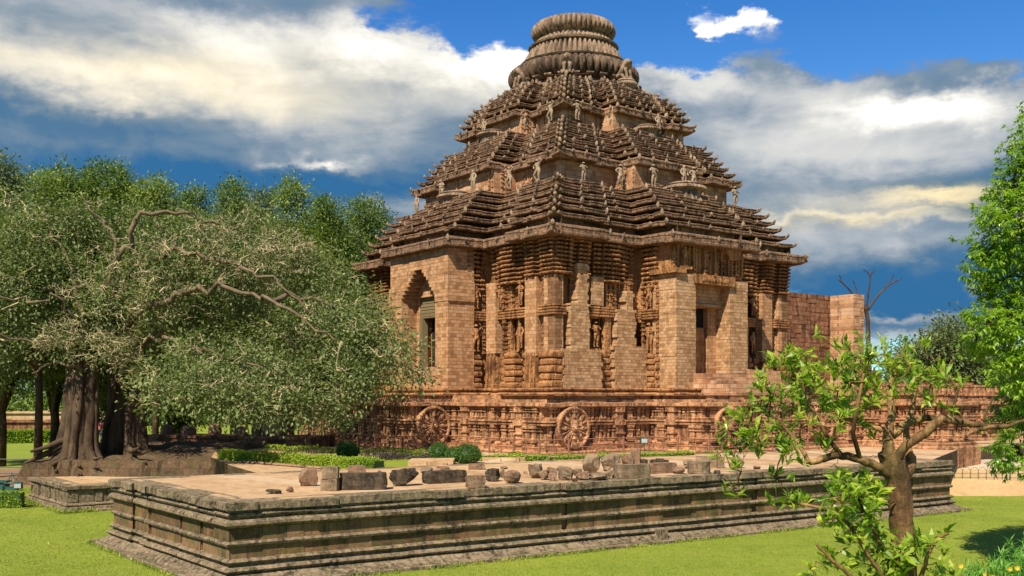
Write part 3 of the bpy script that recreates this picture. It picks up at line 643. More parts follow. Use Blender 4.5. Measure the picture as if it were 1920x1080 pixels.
def porch_lintel(fr):
    po = empty('porch'); po.parent = temple; o0 = 13.7; w = 4.0; hw = 1.9
    for a, b, zt in ((-w, -hw, 13.15), (hw, w, 12.95)):
        m = MB(); z = 4.7
        while z < zt-.01:
            dz = min(.29, zt-z); j = rng.uniform(-.015, .015); fbox(m, fr, a+j, b+j, o0, 16.1+rng.uniform(-.015, .015), z, z+dz-.003); z += dz
        m.build('jamb', M['brickpale'], po)
    m = MB(); fbox(m, fr, -4.35, -3.2, o0, 16.35, 13.15, 13.5, .03); fbox(m, fr, -2.15, 2.3, 14.6, 16.3, 12.5, 13.2, .02)
    for k in range(9): fbox(m, fr, -1.5+k*.34, -1.5+k*.34+.22, 16.2, 16.38, 12.72, 13.0, .015)
    # carved field above
    fbox(m, fr, -4.0, 4.0, o0, 15.55, 13.15, 15.7)
    for k in range(20):
        t = -3.9+k*.4; colonette(m, fr, t+.15, .3, 15.75+rng.uniform(-.1, .18), 13.2+rng.uniform(0, .3), 15.7, back=15.3)
    fbox(m, fr, -3.4, -2.2, 15.3, 16.0, 13.5, 13.72, .03); fbox(m, fr, 1.7, 3.3, 15.3, 16.15, 14.6, 15.3, .12); fbox(m, fr, .9, 2.0, 15.3, 16.1, 15.0, 15.6, .12)
    m.build('lintel', M['carved'], po)
    figure(fr, -2.85, 15.95, 13.72, 1.5)
    m = MB(); fbox(m, fr, -hw-.02, hw+.02, o0, 15.2, 11.05, 12.5); fbox(m, fr, -hw-.02, 1.7, o0, 15.4, 10.85, 11.1, .01)
    fbox(m, fr, -hw-.02, -1.1, o0, 14.75, 5.7, 10.9); fbox(m, fr, .9, hw+.02, o0, 14.75, 5.7, 10.9); fbox(m, fr, -hw-.02, hw+.02, o0, 16.0, 4.7, 5.75)
    m.build('porch_wall', M['brick'], po)
    m = MB(); fbox(m, fr, -1.02, .82, 14.0, 14.55, 5.75, 9.35); m.build('door', M['carved'], po)
    m = MB(); fbox(m, fr, -1.1, .9, 13.8, 14.3, 5.75, 10.86); m.build('doorway_shade_panel', M['dark'], po)  # black slab behind the door, shade painted into the gap above it
    m = MB()
    for k in range(6): fbox(m, fr, -2.2+(.0 if k < 3 else .0), 5.6-.55*k, 16.0, 20.2-.62*k, 4.15+.27*k, 4.15+.27*(k+1)-.004, .015)
    fbox(m, fr, 3.9, 6.4, 16.0, 17.4, 5.0, 6.1, .12); fbox(m, fr, 4.2, 7.8, 15.6, 17.0, 4.2, 5.2, .12)
    m.build('steps', M['recess'], po)
nf = len(figs)
porch_arch(FR[0]); porch_lintel(FR[1]); porch_arch(FR[3])
for p, ang, h, k in figs[nf:]:
    o = bpy.data.objects.new('carved_figure', STC[k]); COL.objects.link(o); o.parent = temple; o.location = p; o.rotation_euler = (0, 0, ang); o.scale = (h*1.25, h*1.1, h)
# ---- roof tiers
G1 = [(14.13, 15.95), (13.43, 16.98), (12.97, 17.68), (12.54, 18.31), (12.16, 18.91), (11.78, 19.48), (11.30, 20.02)]
G2 = [(10.27, 22.55), (9.80, 23.12), (9.38, 23.66), (9.05, 24.15), (8.73, 24.61), (8.42, 25.05), (8.05, 25.47)]
G3 = [(7.45, 27.40), (7.07, 28.03), (6.82, 28.55), (6.52, 29.0), (6.22, 29.42), (5.75, 29.82), (5.2, 30.2)]
def knob(mb, x, y, z, nx, ny, h=.5, w=.26, out=.05):
    tx, ty = -ny, nx; v = []
    for zz, ww, dd in ((-.34*h, .55, .6), (.05*h, 1.0, 1.0), (.45*h, .85, .9), (.85*h, .18, .3)):
        for a, b in ((-1, -.4), (1, -.4), (1, 1), (-1, 1)):
            v.append((x+tx*a*ww*w/2+nx*(b*dd*w/2+out+zz*.15), y+ty*a*ww*w/2+ny*(b*dd*w/2+out+zz*.15), z+zz))
    v = np.array(v)+rng.uniform(-.02, .02, (16, 3)); f = [(0, 3, 2, 1), (12, 13, 14, 15)]+[(r*4+q, r*4+(q+1) % 4, r*4+4+(q+1) % 4, r*4+4+q) for r in range(3) for q in range(4)]
    mb.add(v, f)
def tier(G, pfun, wr, nfun, bfun, th, kn, kh, nxt):
    mb = MB()
    for i, (s, z) in enumerate(G):
        z = z-.24
        p = pfun(i); n = nfun; b = s*bfun; w = wr*s
        pts = outline(s, ratha(s, p, w, n, b)); k = th
        def lift(x, y, s=s, p=p):
            d = math.hypot(s-abs(x), s-abs(y)); dr = 9
            return .20*max(0, 1-d/1.2)**2
        zn = (G[i+1][1]-z) if i+1 < len(G) else .55
        prof = [(-1.6, -.10*k), (-.40, -.04*k), (-.04, -.06*k), (.05, -.02*k), (.06, .07*k), (.0, .10*k), (.01, .27*k), (.05, .29*k), (.02, .36*k), (-.5, .40*k), (-1.35, .43*k), (-1.36, zn)]
        if i == 0: prof = [(o_, z_*2.1-.30 if z_ < .38*k else z_+.15) for o_, z_ in prof[:-2]]+prof[-2:]
        prof = [(o_, z_+z) for o_, z_ in prof]
        sweep(mb, pts, prof, blen=.75, jo=.035, jz=.028, wts=[0, .3, 1, 1, 1, 1, 1, 1, .6, 0, 0, 0], lift=lift)
        mb.mat = 1
        # antefix knobs on corners and along the lip
        E = list(edges(pts)); m = len(E)
        for q, (a, b2, d, nn, L) in enumerate(E):
            nxt_n = E[(q+1) % m][3]; conv = np.cross(nn, nxt_n) > 0
            if rng.random() < .93:
                c = b2+(nn+nxt_n)*(-.02 if conv else .04); dv = (nn+nxt_n)/math.sqrt(2)
                main = abs(abs(b2[0])-s) < .05 and abs(abs(b2[1])-s) < .05
                if conv: knob(mb, c[0], c[1], z+.16*k+lift(*b2)*1.0, dv[0], dv[1], kh*(1.1 if not main else .8), .26, .02 if not main else .06)
                if main:
                    for ee, sg in ((nn, -1), (nxt_n, 1)):
                        tt = d if sg < 0 else E[(q+1) % m][2]; c2 = b2+tt*(.34*sg)+ee*.03; knob(mb, c2[0], c2[1], z+.13*k+.06, ee[0], ee[1], kh*.62, .18)
            nk = int(L/kn)
            for r in range(1, nk+1):
                if rng.random() < .22: continue
                c = a+d*(L*r/(nk+1)+rng.uniform(-.05, .05))+nn*.03; knob(mb, c[0], c[1], z+.14*k, nn[0], nn[1], kh*rng.uniform(.6, 1.1), rng.uniform(.15, .26))
        mb.mat = 0
    s, z = G[-1]; z -= .2
    pts = outline(s, ratha(s, pfun(len(G)-1), wr*s, nfun, s*bfun))
    sweep(mb, pts, [(-.8, z+.42), (-1.2, z+.56), (-nxt, z+.62)], blen=1.2, jo=.03, jz=.03)
    mb.build('roof_tier', [M['roof'], M['knob']], temple)
tier(G1, lambda i: 2.45-.14*i, .345, .75, .62, .78, 2.9, .36, 2.6)
tier(G2, lambda i: 1.55-.07*i, .345, .62, .62, .64, 1.7, .36, 2.2)
tier(G3, lambda i: 1.05-.03*i, .36, .45, .62, .60, .95, .36, 2.2)
# ---- recessed walls between the tiers
def recess(s, p, w, z0, z1, name='recess_wall'):
    mb = MB(); pts = outline(s, ratha(s, p, w, .3, s*.66)); wallring(mb, pts, z0, z1)
    for a, b, d, n, L in edges(pts):
        fr = (tuple(a), tuple(d), tuple(n)); t = .05
        while t < L-.15:
            w_ = min(rng.uniform(.15, .32), L-t-.03)
            if rng.random() < .62: colonette(mb, fr, t+w_/2, w_, rng.uniform(.05, .16), z0, z1, back=-.02)
            else: w_ = min(rng.uniform(.5, 1.4), L-t-.03)
            t += w_+rng.uniform(.02, .12)
    mb.build(name, M['recess'], temple)
recess(9.35, 1.9, 3.5, 19.8, 22.5); recess(6.75, 1.2, 2.7, 25.0, 27.4); 
mb = MB(); mb.box((-4.6, -4.6, 29.6), (4.6, 4.6, 30.45)); mb.box((-9.4, -9.4, 25.3), (9.4, 9.4, 25.9)) if False else None
mb.add([(-9, -9, 25.95), (9, -9, 25.95), (9, 9, 25.95), (-9, 9, 25.95)], [(0, 1, 2, 3)]) if False else None
# ---- crown
mb.lathe([(5.4, 30.0), (5.4, 30.3), (5.1, 30.35), (4.5, 30.4), (4.5, 31.4)], n=48)
for k in range(28):
    a = 2*math.pi*k/28; r = 5.05; cx, cy = r*math.cos(a), r*math.sin(a); fr = ((0, 0), (-math.sin(a), math.cos(a)), (math.cos(a), math.sin(a)))
    stackp(mb, fr, -.2, .2, 5.3, 4.4, [(30.25, 0), (30.5, 0), (30.52, .06), (30.85, .06), (30.87, -.05), (30.95, -.12), (31.05, -.12)], .012)
mb.build('crown_drum', M['crown'], temple)
nfl = 72
def flute(amp, n): return lambda a, q: 1+amp*(np.abs(np.cos(a*n/2))-.5)*min(1, 5*q, 5*(1-q)+.4)
def cz(p): return [(r*.95, z-.12-(z-31)*.02) for r, z in p]
def lath(name, prof, n, amp, mat='crown', seg=10):
    prof = cz(prof)
    m = MB(); m.lathe(prof, n=n*seg, rfun=flute(amp, n)); return m.build(name, M[mat], temple, smooth=True, auto=40)
lath('lower_bell', [(4.4, 30.9), (4.8, 30.9), (5.2, 31.1), (5.62, 31.5), (5.82, 31.9), (5.75, 32.3), (5.4, 32.62), (4.9, 32.84), (4.2, 32.92)], 56, .09, 'bell')
m = MB(); m.lathe(cz([(4.0, 32.88), (4.95, 32.95), (5.05, 33.08), (4.5, 33.2)]), n=96); m.lathe(cz([(3.55, 34.58), (4.12, 34.62), (4.18, 34.76), (3.75, 34.86)]), n=96); m.lathe(cz([(3.0, 35.34), (3.25, 35.36), (3.25, 35.46), (3.0, 35.48), (3.15, 35.52), (3.15, 35.62), (2.9, 35.62)]), n=96); m.build('rim', M['crown'], temple)
lath('upper_bell', [(4.58, 33.1), (4.4, 33.5), (4.1, 34.0), (3.88, 34.4), (3.8, 34.66)], 56, .11)
lath('neck_ring', [(3.8, 34.8), (3.66, 35.0), (3.42, 35.22), (3.15, 35.38)], 56, .10)
lath('ribbed_capstone', [(2.7, 35.6), (3.3, 35.62), (3.62, 35.86), (3.75, 36.16), (3.68, 36.5), (3.4, 36.8), (2.95, 37.0), (2.5, 37.08)], 50, .10)
m = MB(); m.lathe(cz([(2.6, 36.98), (2.6, 37.12), (2.3, 37.22), (1.7, 37.3), (1.6, 37.4), (.9, 37.46), (.02, 37.48)]), n=64); m.build('cap_disc', M['crown'], temple, smooth=True, auto=40)
# lotus cushions on the porch roofs
def lotus(x, y, z, r, h):
    m = MB(); m.lathe([(r*.8, -1.2), (r*.75, 0), (r, .25*h), (r*.98, .45*h), (r*.8, .6*h), (r*.86, .7*h), (r*.6, .95*h), (.05, h)], c=(x, y, z), n=28*6, rfun=flute(.07, 28)); m.build('lotus_cushion', M['knob'], temple, smooth=True, auto=50)
lotus(1.2, -12.0, 20.25, 1.75, .8); lotus(-12.0, .8, 20.05, 1.5, .7); lotus(-8.4, .6, 25.65, 1.3, .6); lotus(.6, -8.4, 25.65, 1.2, .6)
lotus(.4, -6.2, 29.8, .95, .75); lotus(-6.0, 0, 29.6, .9, .5)
# ---- statues standing on the terraces: things of their own
def statue(lx, ly, z, face, k, label, group, h=1.75, cat='statue', mesh=None, name='stone_statue'):
    o = bpy.data.objects.new(name, mesh or ST[k]); COL.objects.link(o); o.location = toW(lx, ly, z)
    o.rotation_euler = (0, 0, TH+math.atan2(face[1], face[0])+math.pi/2); q = h/1.7; o.scale = (q*1.35, q*1.25, q)
    tag(o, label, cat, group)
g1 = 'stone musician statues along the lower roof terrace'; g2 = 'stone musician statues along the upper roof terrace'
A, B = (-1, 0), (0, -1)
rows1 = [(-10.3, 9.4, A, 0, 'farthest left on the lower terrace, against the sky'), (-12.2, 2.6, A, 1, 'second from the left, on the porch roof of the lower terrace'),
         (-12.2, -2.0, A, 0, 'third from the left on the lower terrace'), (-10.6, -4.6, A, 2, 'fourth from the left on the lower terrace, stout and leaning'),
         (-10.5, -8.0, A, 2, 'first left of the lower terrace front corner'), (-8.1, -10.5, B, 1, 'squat, first right of the lower terrace front corner'),
         (-4.3, -10.5, B, 2, 'second right of the front corner of the lower terrace'), (-2.3, -12.1, B, 1, 'just left of the right lotus cushion, lower terrace'),
         (1.0, -12.2, B, 0, 'upper one of the pair on the right lotus cushion'), (2.1, -12.2, B, 2, 'lower right one of the pair on the right lotus cushion'), (9.2, -10.4, B, 1, 'farthest right on the lower terrace, against the clouds')]
for i, (x, y, f, k, d) in enumerate(rows1):
    zz = 20.85 if i in (8, 9) else 20.5; statue(x, y, zz-.2, f, k, 'weathered stone statue '+d, g1, 1.75 if i not in (5,) else 1.4)
rows2 = [(-8.7, 1.4, A, 0, 'farthest left'), (-7.6, -2.6, A, 1, 'second from the left'), (-7.5, -5.9, A, 2, 'just left of its front corner'),
         (-6.1, -7.5, B, 1, 'just right of its front corner'), (-2.5, -7.6, B, 2, 'fifth from the left, with one arm up'), (1.8, -8.6, B, 0, 'farthest right, half in shade')]
for x, y, f, k, d in rows2: statue(x, y, 25.8, f, k, 'small stone statue on the upper terrace, '+d, g2, 1.6)
gl = 'stone lions around the crown'
for x, y, z, f, d in ((-4.95, -4.95, 30.25, (-.7, -.7), 'grey stone lion sitting on the front corner below the round crown'), (.4, -6.2, 30.5, B, 'grey stone lion sitting on a ribbed pedestal right of the crown drum'), (-6.0, 0, 30.1, A, 'grey stone lion seated in profile left of the crown drum')):
    statue(x, y, z, f, 0, d, gl, 1.75, 'statue', LION, 'stone_lion')
# ------------------------------------------------------------ ground, court and foreground platform
LZ = -2.54
mb = MB(); mb.add([(-3000, -60, LZ), (3000, -60, LZ), (3000, 4500, LZ), (-3000, 4500, LZ)], [(0, 1, 2, 3)]); tag(mb.build('lawn', M['lawn']), kind='structure')
def prism(name, pts, z0, z1, mats, kind='structure', parent=None):
    n = len(pts); mb = MB(); me = bpy.data.meshes.new(name)
    me.from_pydata([(x, y, z1) for x, y in pts]+[(x, y, z0) for x, y in pts], [], [tuple(range(n))]+[(i, i+n, (i+1) % n+n, (i+1) % n) for i in range(n)])
    for m in mats: me.materials.append(m)
    if len(mats) > 1:
        for p in me.polygons: p.material_index = 0 if p.index == 0 else 1
    o = bpy.data.objects.new(name, me); COL.objects.link(o); o.parent = parent
    if kind: o['kind'] = kind
    return o
N_, E_, B_, W_ = (-9.8, 35.9), (25.3, 59.8), (17.3, 70.2), (-17.8, 46.3)
prism('court_paving', [(-12.3, 50.6), (24.2, 60.3), (33.3, 76.6), (60, 100), (60, 125), (0, 125), (-25, 100), (-24, 86), (-18.9, 65), (-15.5, 57)], -2.7, G0, [M['pave'], M['mound']])
def jog(pts, spec):
    """insert shallow set-backs: spec = {edge: [(t0, t1, offset)]} in metres along that edge"""
    out = []
    for i, (a, b, d, n, L) in enumerate(edges(pts)):
        out.append(tuple(a))
        for t0, t1, o in spec.get(i, []):
            out += [tuple(a+d*t0), tuple(a+d*t0+n*o), tuple(a+d*t1+n*o), tuple(a+d*t1)]
    return out
plat = tag(empty('stone_platform', (0, 0, 0)), 'long weathered stone platform with moulded mossy sides in the foreground, rubble lying on top', 'platform')
PP = [N_, E_, B_, W_]
PJ = jog(PP, {3: [(2.6, 4.6, -.10), (4.63, 5.0, -.22), (8.3, 8.6, -.2), (10.4, 10.7, -.2)], 0: [(14.4, 14.7, -.10), (26, 26.4, -.08), (36, 36.3, -.08)]})
mb = MB()
CP = [(-.9, .352), (.10, .35), (.15, .33), (.16, .07), (.04, .05)]
sweep(mb, PJ, CP, blen=1.0, jo=.07, jz=.02, wts=[0, .8, 1, 1, .3])
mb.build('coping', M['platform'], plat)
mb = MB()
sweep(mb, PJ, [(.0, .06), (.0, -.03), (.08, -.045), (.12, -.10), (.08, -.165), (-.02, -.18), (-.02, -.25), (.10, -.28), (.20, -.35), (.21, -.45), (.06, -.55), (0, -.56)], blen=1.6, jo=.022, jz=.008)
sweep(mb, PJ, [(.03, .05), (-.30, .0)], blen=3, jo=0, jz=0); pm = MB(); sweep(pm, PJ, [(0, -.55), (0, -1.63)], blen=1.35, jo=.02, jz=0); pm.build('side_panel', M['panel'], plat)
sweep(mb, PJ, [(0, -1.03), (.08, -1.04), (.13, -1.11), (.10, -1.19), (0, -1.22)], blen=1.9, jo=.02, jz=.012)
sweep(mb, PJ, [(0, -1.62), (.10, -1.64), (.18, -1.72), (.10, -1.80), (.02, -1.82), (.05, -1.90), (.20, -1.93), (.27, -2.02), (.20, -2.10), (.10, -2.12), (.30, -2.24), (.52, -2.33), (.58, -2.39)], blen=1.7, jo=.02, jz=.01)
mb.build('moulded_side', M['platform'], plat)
mb = MB(); sweep(mb, PP, [(.4, -2.38), (.86, -2.39), (.90, -2.42), (.90, -2.6)], blen=1.5, jo=.04, jz=.012); mb.build('base_slab', M['platform'], plat)
c = np.mean(np.array(PP), 0)
prism('top_paving', [tuple(np.array(p)+(c-np.array(p))/np.linalg.norm(c-np.array(p))*.55) for p in PP], .2, .35, [M['pave']], kind=None, parent=plat)
# little square boss on the base of the long side
mb = MB(); d0 = np.array(E_)-np.array(N_); d0 /= np.linalg.norm(d0); n0 = np.array((d0[1], -d0[0])); fr = (N_, tuple(d0), tuple(n0)); fbox(mb, fr, 19.5, 19.95, .1, .62, -2.4, -1.95, .02); mb.build('stone_boss', M['platform'], plat)
# the lower platform to the left, behind
ex = tag(empty('low_platform', (0, 0, 0)), 'smaller lower stone platform with pilastered dark sides beside the banyan mound', 'platform')
C_, D_ = np.array((-25.2, 58.7)), np.array((-30.4, 65.5)); dr = np.array((.793, .609))
EP = [tuple(C_), tuple(C_+dr*12.5), tuple(D_+dr*12.5), tuple(D_)]
EJ = jog(EP, {3: [(2.0, 2.5, -.15), (4.4, 4.9, -.15)]})
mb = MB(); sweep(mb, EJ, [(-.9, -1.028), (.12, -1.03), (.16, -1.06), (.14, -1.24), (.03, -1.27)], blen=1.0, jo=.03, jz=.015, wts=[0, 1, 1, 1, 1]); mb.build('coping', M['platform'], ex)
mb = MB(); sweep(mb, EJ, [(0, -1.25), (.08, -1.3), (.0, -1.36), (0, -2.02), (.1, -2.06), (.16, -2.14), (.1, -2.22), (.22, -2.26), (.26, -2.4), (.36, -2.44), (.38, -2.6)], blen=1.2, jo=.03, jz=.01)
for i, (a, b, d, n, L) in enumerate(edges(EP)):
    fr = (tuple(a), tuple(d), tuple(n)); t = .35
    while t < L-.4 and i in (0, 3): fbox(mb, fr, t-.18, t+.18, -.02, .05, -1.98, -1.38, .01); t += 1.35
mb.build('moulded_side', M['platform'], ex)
ec = np.mean(np.array(EP), 0)
prism('top_paving', [tuple(np.array(p)+(ec-np.array(p))/np.linalg.norm(ec-np.array(p))*.5) for p in EP], -1.3, -1.032, [M['pave']], kind=None, parent=ex)
# ---- right hand ground
def sheet(name, pts, z, m): 
    me = bpy.data.meshes.new(name); me.from_pydata([(x, y, z) for x, y in pts], [], [tuple(range(len(pts)))]); me.materials.append(m); o = bpy.data.objects.new(name, me); COL.objects.link(o); o['kind'] = 'structure'; return o
def blobsheet(name, cx, cy, rx, ry, z, h, m, n=40, seed=0):
    """low uneven mound of earth with a ragged edge"""
    v = []; f = []; K = 14
    for r in range(K+1):
        for i in range(n):
            a = 2*math.pi*i/n; k = 1+.22*noise.noise(Vector((math.cos(a)*1.5+seed, math.sin(a)*1.5, seed*.7))); q = r/K
            x, y = cx+rx*k*q*math.cos(a), cy+ry*k*q*math.sin(a); v.append((x, y, z+h*(1-q**1.5)*(.7+.8*noise.noise(Vector((x*.25, y*.25, seed)))) if r < K else z-.06))
    for r in range(K):
        for i in range(n): f.append((r*n+i, (r+1)*n+i, (r+1)*n+(i+1) % n, r*n+(i+1) % n))
    mb = MB(); mb.add(v, f); o = mb.build(name, m, smooth=True); o['kind'] = 'structure'; return o
def slope(name, y0, y1, m, ny=24, nx=80):
    v = []
    for j in range(ny):
        for i in range(nx):
            x = 24+120*(i/(nx-1))**1.5; y = y0+(y1-y0)*j/(ny-1); yy = y+.5*noise.noise(Vector((x*.15, 3, 0))); z = np.interp(yy, [68.2, 68.9, 72, 76, 300], [LZ-.12, LZ+.04, -1.57, -.75, -.75])
            v.append((x, y, z+(.12*noise.noise(Vector((x*.5, y*.6, 2)))+.05*noise.noise(Vector((x*1.7, y*1.9, 5))))*min(1, max(0, (77-y)/3))))
    mb = MB(); mb.add(v, [(j*nx+i, j*nx+i+1, (j+1)*nx+i+1, (j+1)*nx+i) for j in range(ny-1) for i in range(nx-1)]); o = mb.build(name, m, smooth=True); o['kind'] = 'structure'
slope('sand_bank', 67.5, 74, M['sand'], 30); slope('pale_path', 74, 150, M['path'])
blobsheet('dirt_ground', -40, 84, 13, 14, LZ-.02, .10, M['dirt'], seed=5)
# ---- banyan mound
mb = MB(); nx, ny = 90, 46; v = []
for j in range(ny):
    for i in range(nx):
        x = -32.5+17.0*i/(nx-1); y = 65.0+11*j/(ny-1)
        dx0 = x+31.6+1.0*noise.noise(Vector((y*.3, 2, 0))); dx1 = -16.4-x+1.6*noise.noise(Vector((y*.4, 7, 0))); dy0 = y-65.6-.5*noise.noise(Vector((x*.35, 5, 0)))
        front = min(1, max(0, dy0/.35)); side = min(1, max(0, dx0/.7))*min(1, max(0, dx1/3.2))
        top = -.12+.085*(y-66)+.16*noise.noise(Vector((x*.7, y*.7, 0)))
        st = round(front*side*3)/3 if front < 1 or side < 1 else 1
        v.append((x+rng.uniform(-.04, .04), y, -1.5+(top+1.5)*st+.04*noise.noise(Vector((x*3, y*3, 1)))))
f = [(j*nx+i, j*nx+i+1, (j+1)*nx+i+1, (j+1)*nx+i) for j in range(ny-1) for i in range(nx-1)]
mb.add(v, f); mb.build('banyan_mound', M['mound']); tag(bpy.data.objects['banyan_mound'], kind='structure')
# ------------------------------------------------------------ rubble lying on the platform
ROCKM = {'r': 'rock_red', 'd': 'rock_dark', 'g': 'rock_grey'}
def rock(px, pyb, wpx, hpx, mat, form, label, dep=1.0, yaw=None, lift=0.0, seed=None):
    d = (CZ-.35-lift)*F/(pyb-HZ)*(1.03 if pyb > 870 else 1.01); w = wpx/F*d; h = hpx/F*d; dp = w*dep if dep > .05 else h
    sd_ = seed if seed is not None else int(px*7+pyb); r2 = np.random.default_rng(sd_)
    n = 7; pts = []; idx = {}
    faces = []
    def vid(a, b, c):
        k = (a, b, c)
        if k not in idx: idx[k] = len(pts); pts.append((a, b, c))
        return idx[k]
    for ax in range(3):
        for sgn in (0, n):
            for i in range(n):
                for j in range(n):
                    q = []
                    for u, w_ in ((i, j), (i+1, j), (i+1, j+1), (i, j+1)):
                        k = [0, 0, 0]; k[ax] = sgn; k[(ax+1) % 3] = u; k[(ax+2) % 3] = w_; q.append(vid(*k))
                    faces.append(tuple(q) if sgn else tuple(reversed(q)))
    P = np.array(pts, float)/n*2-1
    rd = {'block': .10, 'rough': .42, 'round': .85, 'drum': .3}[form]
    L = np.linalg.norm(P, axis=1)[:, None]; 
    if form == 'drum':
        rr = np.maximum(abs(P[:, 0]), abs(P[:, 1])); l2 = np.hypot(P[:, 0], P[:, 1])+1e-6; P[:, 0] *= rr/l2; P[:, 1] *= rr/l2
    else: P = P*(1-rd)+P/L*rd*1.05
    amp = {'block': .05, 'rough': .22, 'round': .12, 'drum': .06}[form]
    off = Vector(r2.uniform(0, 50, 3))
    Q = []
    for p in P:
        a = noise.noise(Vector(p)*1.1+off); b = noise.noise(Vector(p)*2.7+off); k = 1+amp*(1.3*a+.8*b); Q.append(p*k)
    Q = np.array(Q)
    if form in ('rough',):     # slice a few planes for broken faces
        for _ in range(5):
            nn = r2.normal(size=3); nn /= np.linalg.norm(nn); lim = r2.uniform(.55, .85); dd = Q@nn; Q -= np.outer(np.maximum(0, dd-lim), nn)*.9
    Q[:, 0] *= w/2; Q[:, 1] *= dp/2; Q[:, 2] *= h/2; Q[:, 2] -= Q[:, 2].min()+.0
    Q[:, 2] *= h/(Q[:, 2].max()); Q[:, 0] *= w/(np.ptp(Q[:, 0]))
    mb = MB(); mb.add(Q, faces)
    x, y, z = W(px, pyb, d); o = mb.build('stone_fragment', M[ROCKM[mat]], loc=(x, d+dp/2*.8, .345+lift)); o.rotation_euler = (0, 0, yaw if yaw is not None else r2.uniform(-.3, .3))
    tag(o, label, 'stone', 'broken temple stones scattered on the platform'); return o
Y0 = R(34.2)
rock(577, 917, 37, 35, 'r', 'rough', 'reddish broken slab fragment standing upright, leftmost large piece', .4)
rock(511, 932, 32, 9, 'd', 'rough', 'flat dark shard, leftmost of the two small shards near the platform edge', .6)
rock(543, 929, 14, 12, 'r', 'rough', 'tiny pointed shard beside the flat dark shard', .6)
rock(618, 926, 33, 24, 'g', 'block', 'lower of two stacked square blocks beside the black log stones', 1.0, -.1)
rock(618, 902.5, 31, 23, 'g', 'block', 'upper of two stacked square blocks beside the black log stones', 1.0, .05, lift=.475)
rock(667, 893, 34, 15, 'r', 'block', 'small reddish block behind the black log stones')
rock(680, 924, 90, 32, 'd', 'block', 'long black rounded stone, left one of the dark row', .38, .18)
rock(757, 917, 58, 34, 'd', 'rough', 'short blackened stone in the middle of the dark row', .55, .75)
rock(832, 911, 84, 24, 'd', 'block', 'long grey topped beam at the right of the dark row', .35, .52)
rock(800, 892, 24, 11, 'g', 'rough', 'small rubble lump behind the grey topped beam'); rock(832, 889, 28, 11, 'r', 'rough', 'low brown rubble heap behind the grey topped beam')
rock(893, 885, 31, 11, 'r', 'block', 'flat reddish block behind the cube')
rock(891, 920, 35, 24, 'r', 'block', 'reddish cube stone close to the platform edge', .8, .25)
rock(924, 908, 25, 25, 'd', 'rough', 'dark upright lump right of the cube'); rock(941, 901, 11, 18, 'g', 'rough', 'narrow upright stone right of the dark lump')
rock(960, 912, 33, 25, 'r', 'round', 'brown rounded boulder right of the cube')
rock(1003, 902, 28, 29, 'g', 'rough', 'tall layered grey stone left of the middle boulders'); rock(1020, 905, 20, 20, 'r', 'rough', 'brown lump leaning by the layered grey stone')
rock(1035, 893, 22, 13, 'r', 'rough', 'small pinkish stone behind the middle boulders'); rock(1037, 906, 18, 15, 'r', 'rough', 'small pointed brown stone in the middle')
rock(1060, 905, 31, 25, 'g', 'rough', 'broad round shouldered boulder in the middle'); rock(1083, 897, 20, 14, 'g', 'rough', 'little grey stone behind the middle boulders'); rock(1092, 905, 24, 17, 'r', 'rough', 'triangular brown stone beside the broad boulder')
rock(1125, 906, 38, 14, 'g', 'rough', 'wide flat grey stone'); rock(1144, 902, 16, 17, 'g', 'rough', 'small grey stone touching the bench shaped block')
rock(1110, 893, 35, 39, 'g', 'rough', 'tallest jagged grey rock, left of its pair', .8); rock(1146, 888, 38, 33, 'g', 'rough', 'broad jagged grey rock, right of its pair', .8)
rock(1177, 878, 24, 22, 'r', 'rough', 'pinkish rock behind the bench shaped block'); rock(1192, 876, 19, 32, 'r', 'block', 'upright pink stone slab behind the bench shaped block', .5)
rock(1186, 902, 72, 27, 'g', 'block', 'left half of the bench shaped pale block', .4, .5); rock(1240, 892, 60, 20, 'r', 'block', 'right half of the bench shaped pale block', .4, .5)
rock(1207, 876, 18, 12, 'd', 'rough', 'small black stone behind the bench'); rock(1238, 876, 28, 10, 'd', 'block', 'dark flat block behind the bench'); rock(1238, 867, 14, 6, 'd', 'block', 'thin dark slab on the flat block', lift=.2)
rock(1274, 893, 25, 13, 'r', 'round', 'reddish egg shaped stone')
rock(1291, 883, 22, 17, 'g', 'rough', 'grey lump left of the drum stone'); rock(1313, 893, 43, 23, 'g', 'drum', 'round flat topped drum stone', 1.0); rock(1330, 880, 45, 20, 'g', 'block', 'mossy block behind the drum stone'); rock(1352, 882, 13, 22, 'g', 'block', 'narrow grooved upright stone')
rock(1385, 882, 25, 20, 'r', 'round', 'isolated brown stone under the leafy branches')
_r = np.random.default_rng(11)
for k, (px, py, where) in enumerate([(712, 893, 'behind the black log stones'), (770, 888, 'behind the middle of the dark row'), (858, 893, 'between the beam and the flat reddish block'), (985, 893, 'left of the layered grey stone'), (1050, 886, 'behind the broad boulder'), (1160, 872, 'behind the jagged grey pair'), (1222, 868, 'right of the upright pink slab'), (1258, 884, 'behind the right end of the bench'), (1345, 893, 'right of the drum stone'), (1420, 884, 'far right of the isolated brown stone'), (945, 884, 'behind the brown boulder'), (1078, 908, 'between the boulder and the triangular stone')]):
    rock(px, py, int(_r.uniform(8, 16)), int(_r.uniform(5, 10)), 'rgd'[k % 3], 'rough', 'small loose chip of stone '+where)
def slab(px0, px1, py, d, hgt, label):
    a = W(px0, py, d); b = W(px1, py, d); mb = MB(); mb.box((a[0], d, G0), (b[0], d+2.5, G0+hgt), .04)
    for k in range(int((b[0]-a[0])/1.1)): mb.box((a[0]+k*1.1, d-.25, G0), (a[0]+k*1.1+1.04, d+.05, G0+hgt*.8), .03)
    tag(mb.build('stone_step', M['pave']), label, 'step')
slab(765, 850, 872, 56.5, .28, 'low pale stone step left of the court, near the grass'); slab(905, 985, 862, 60.5, .25, 'low pale stone step in the middle of the court')
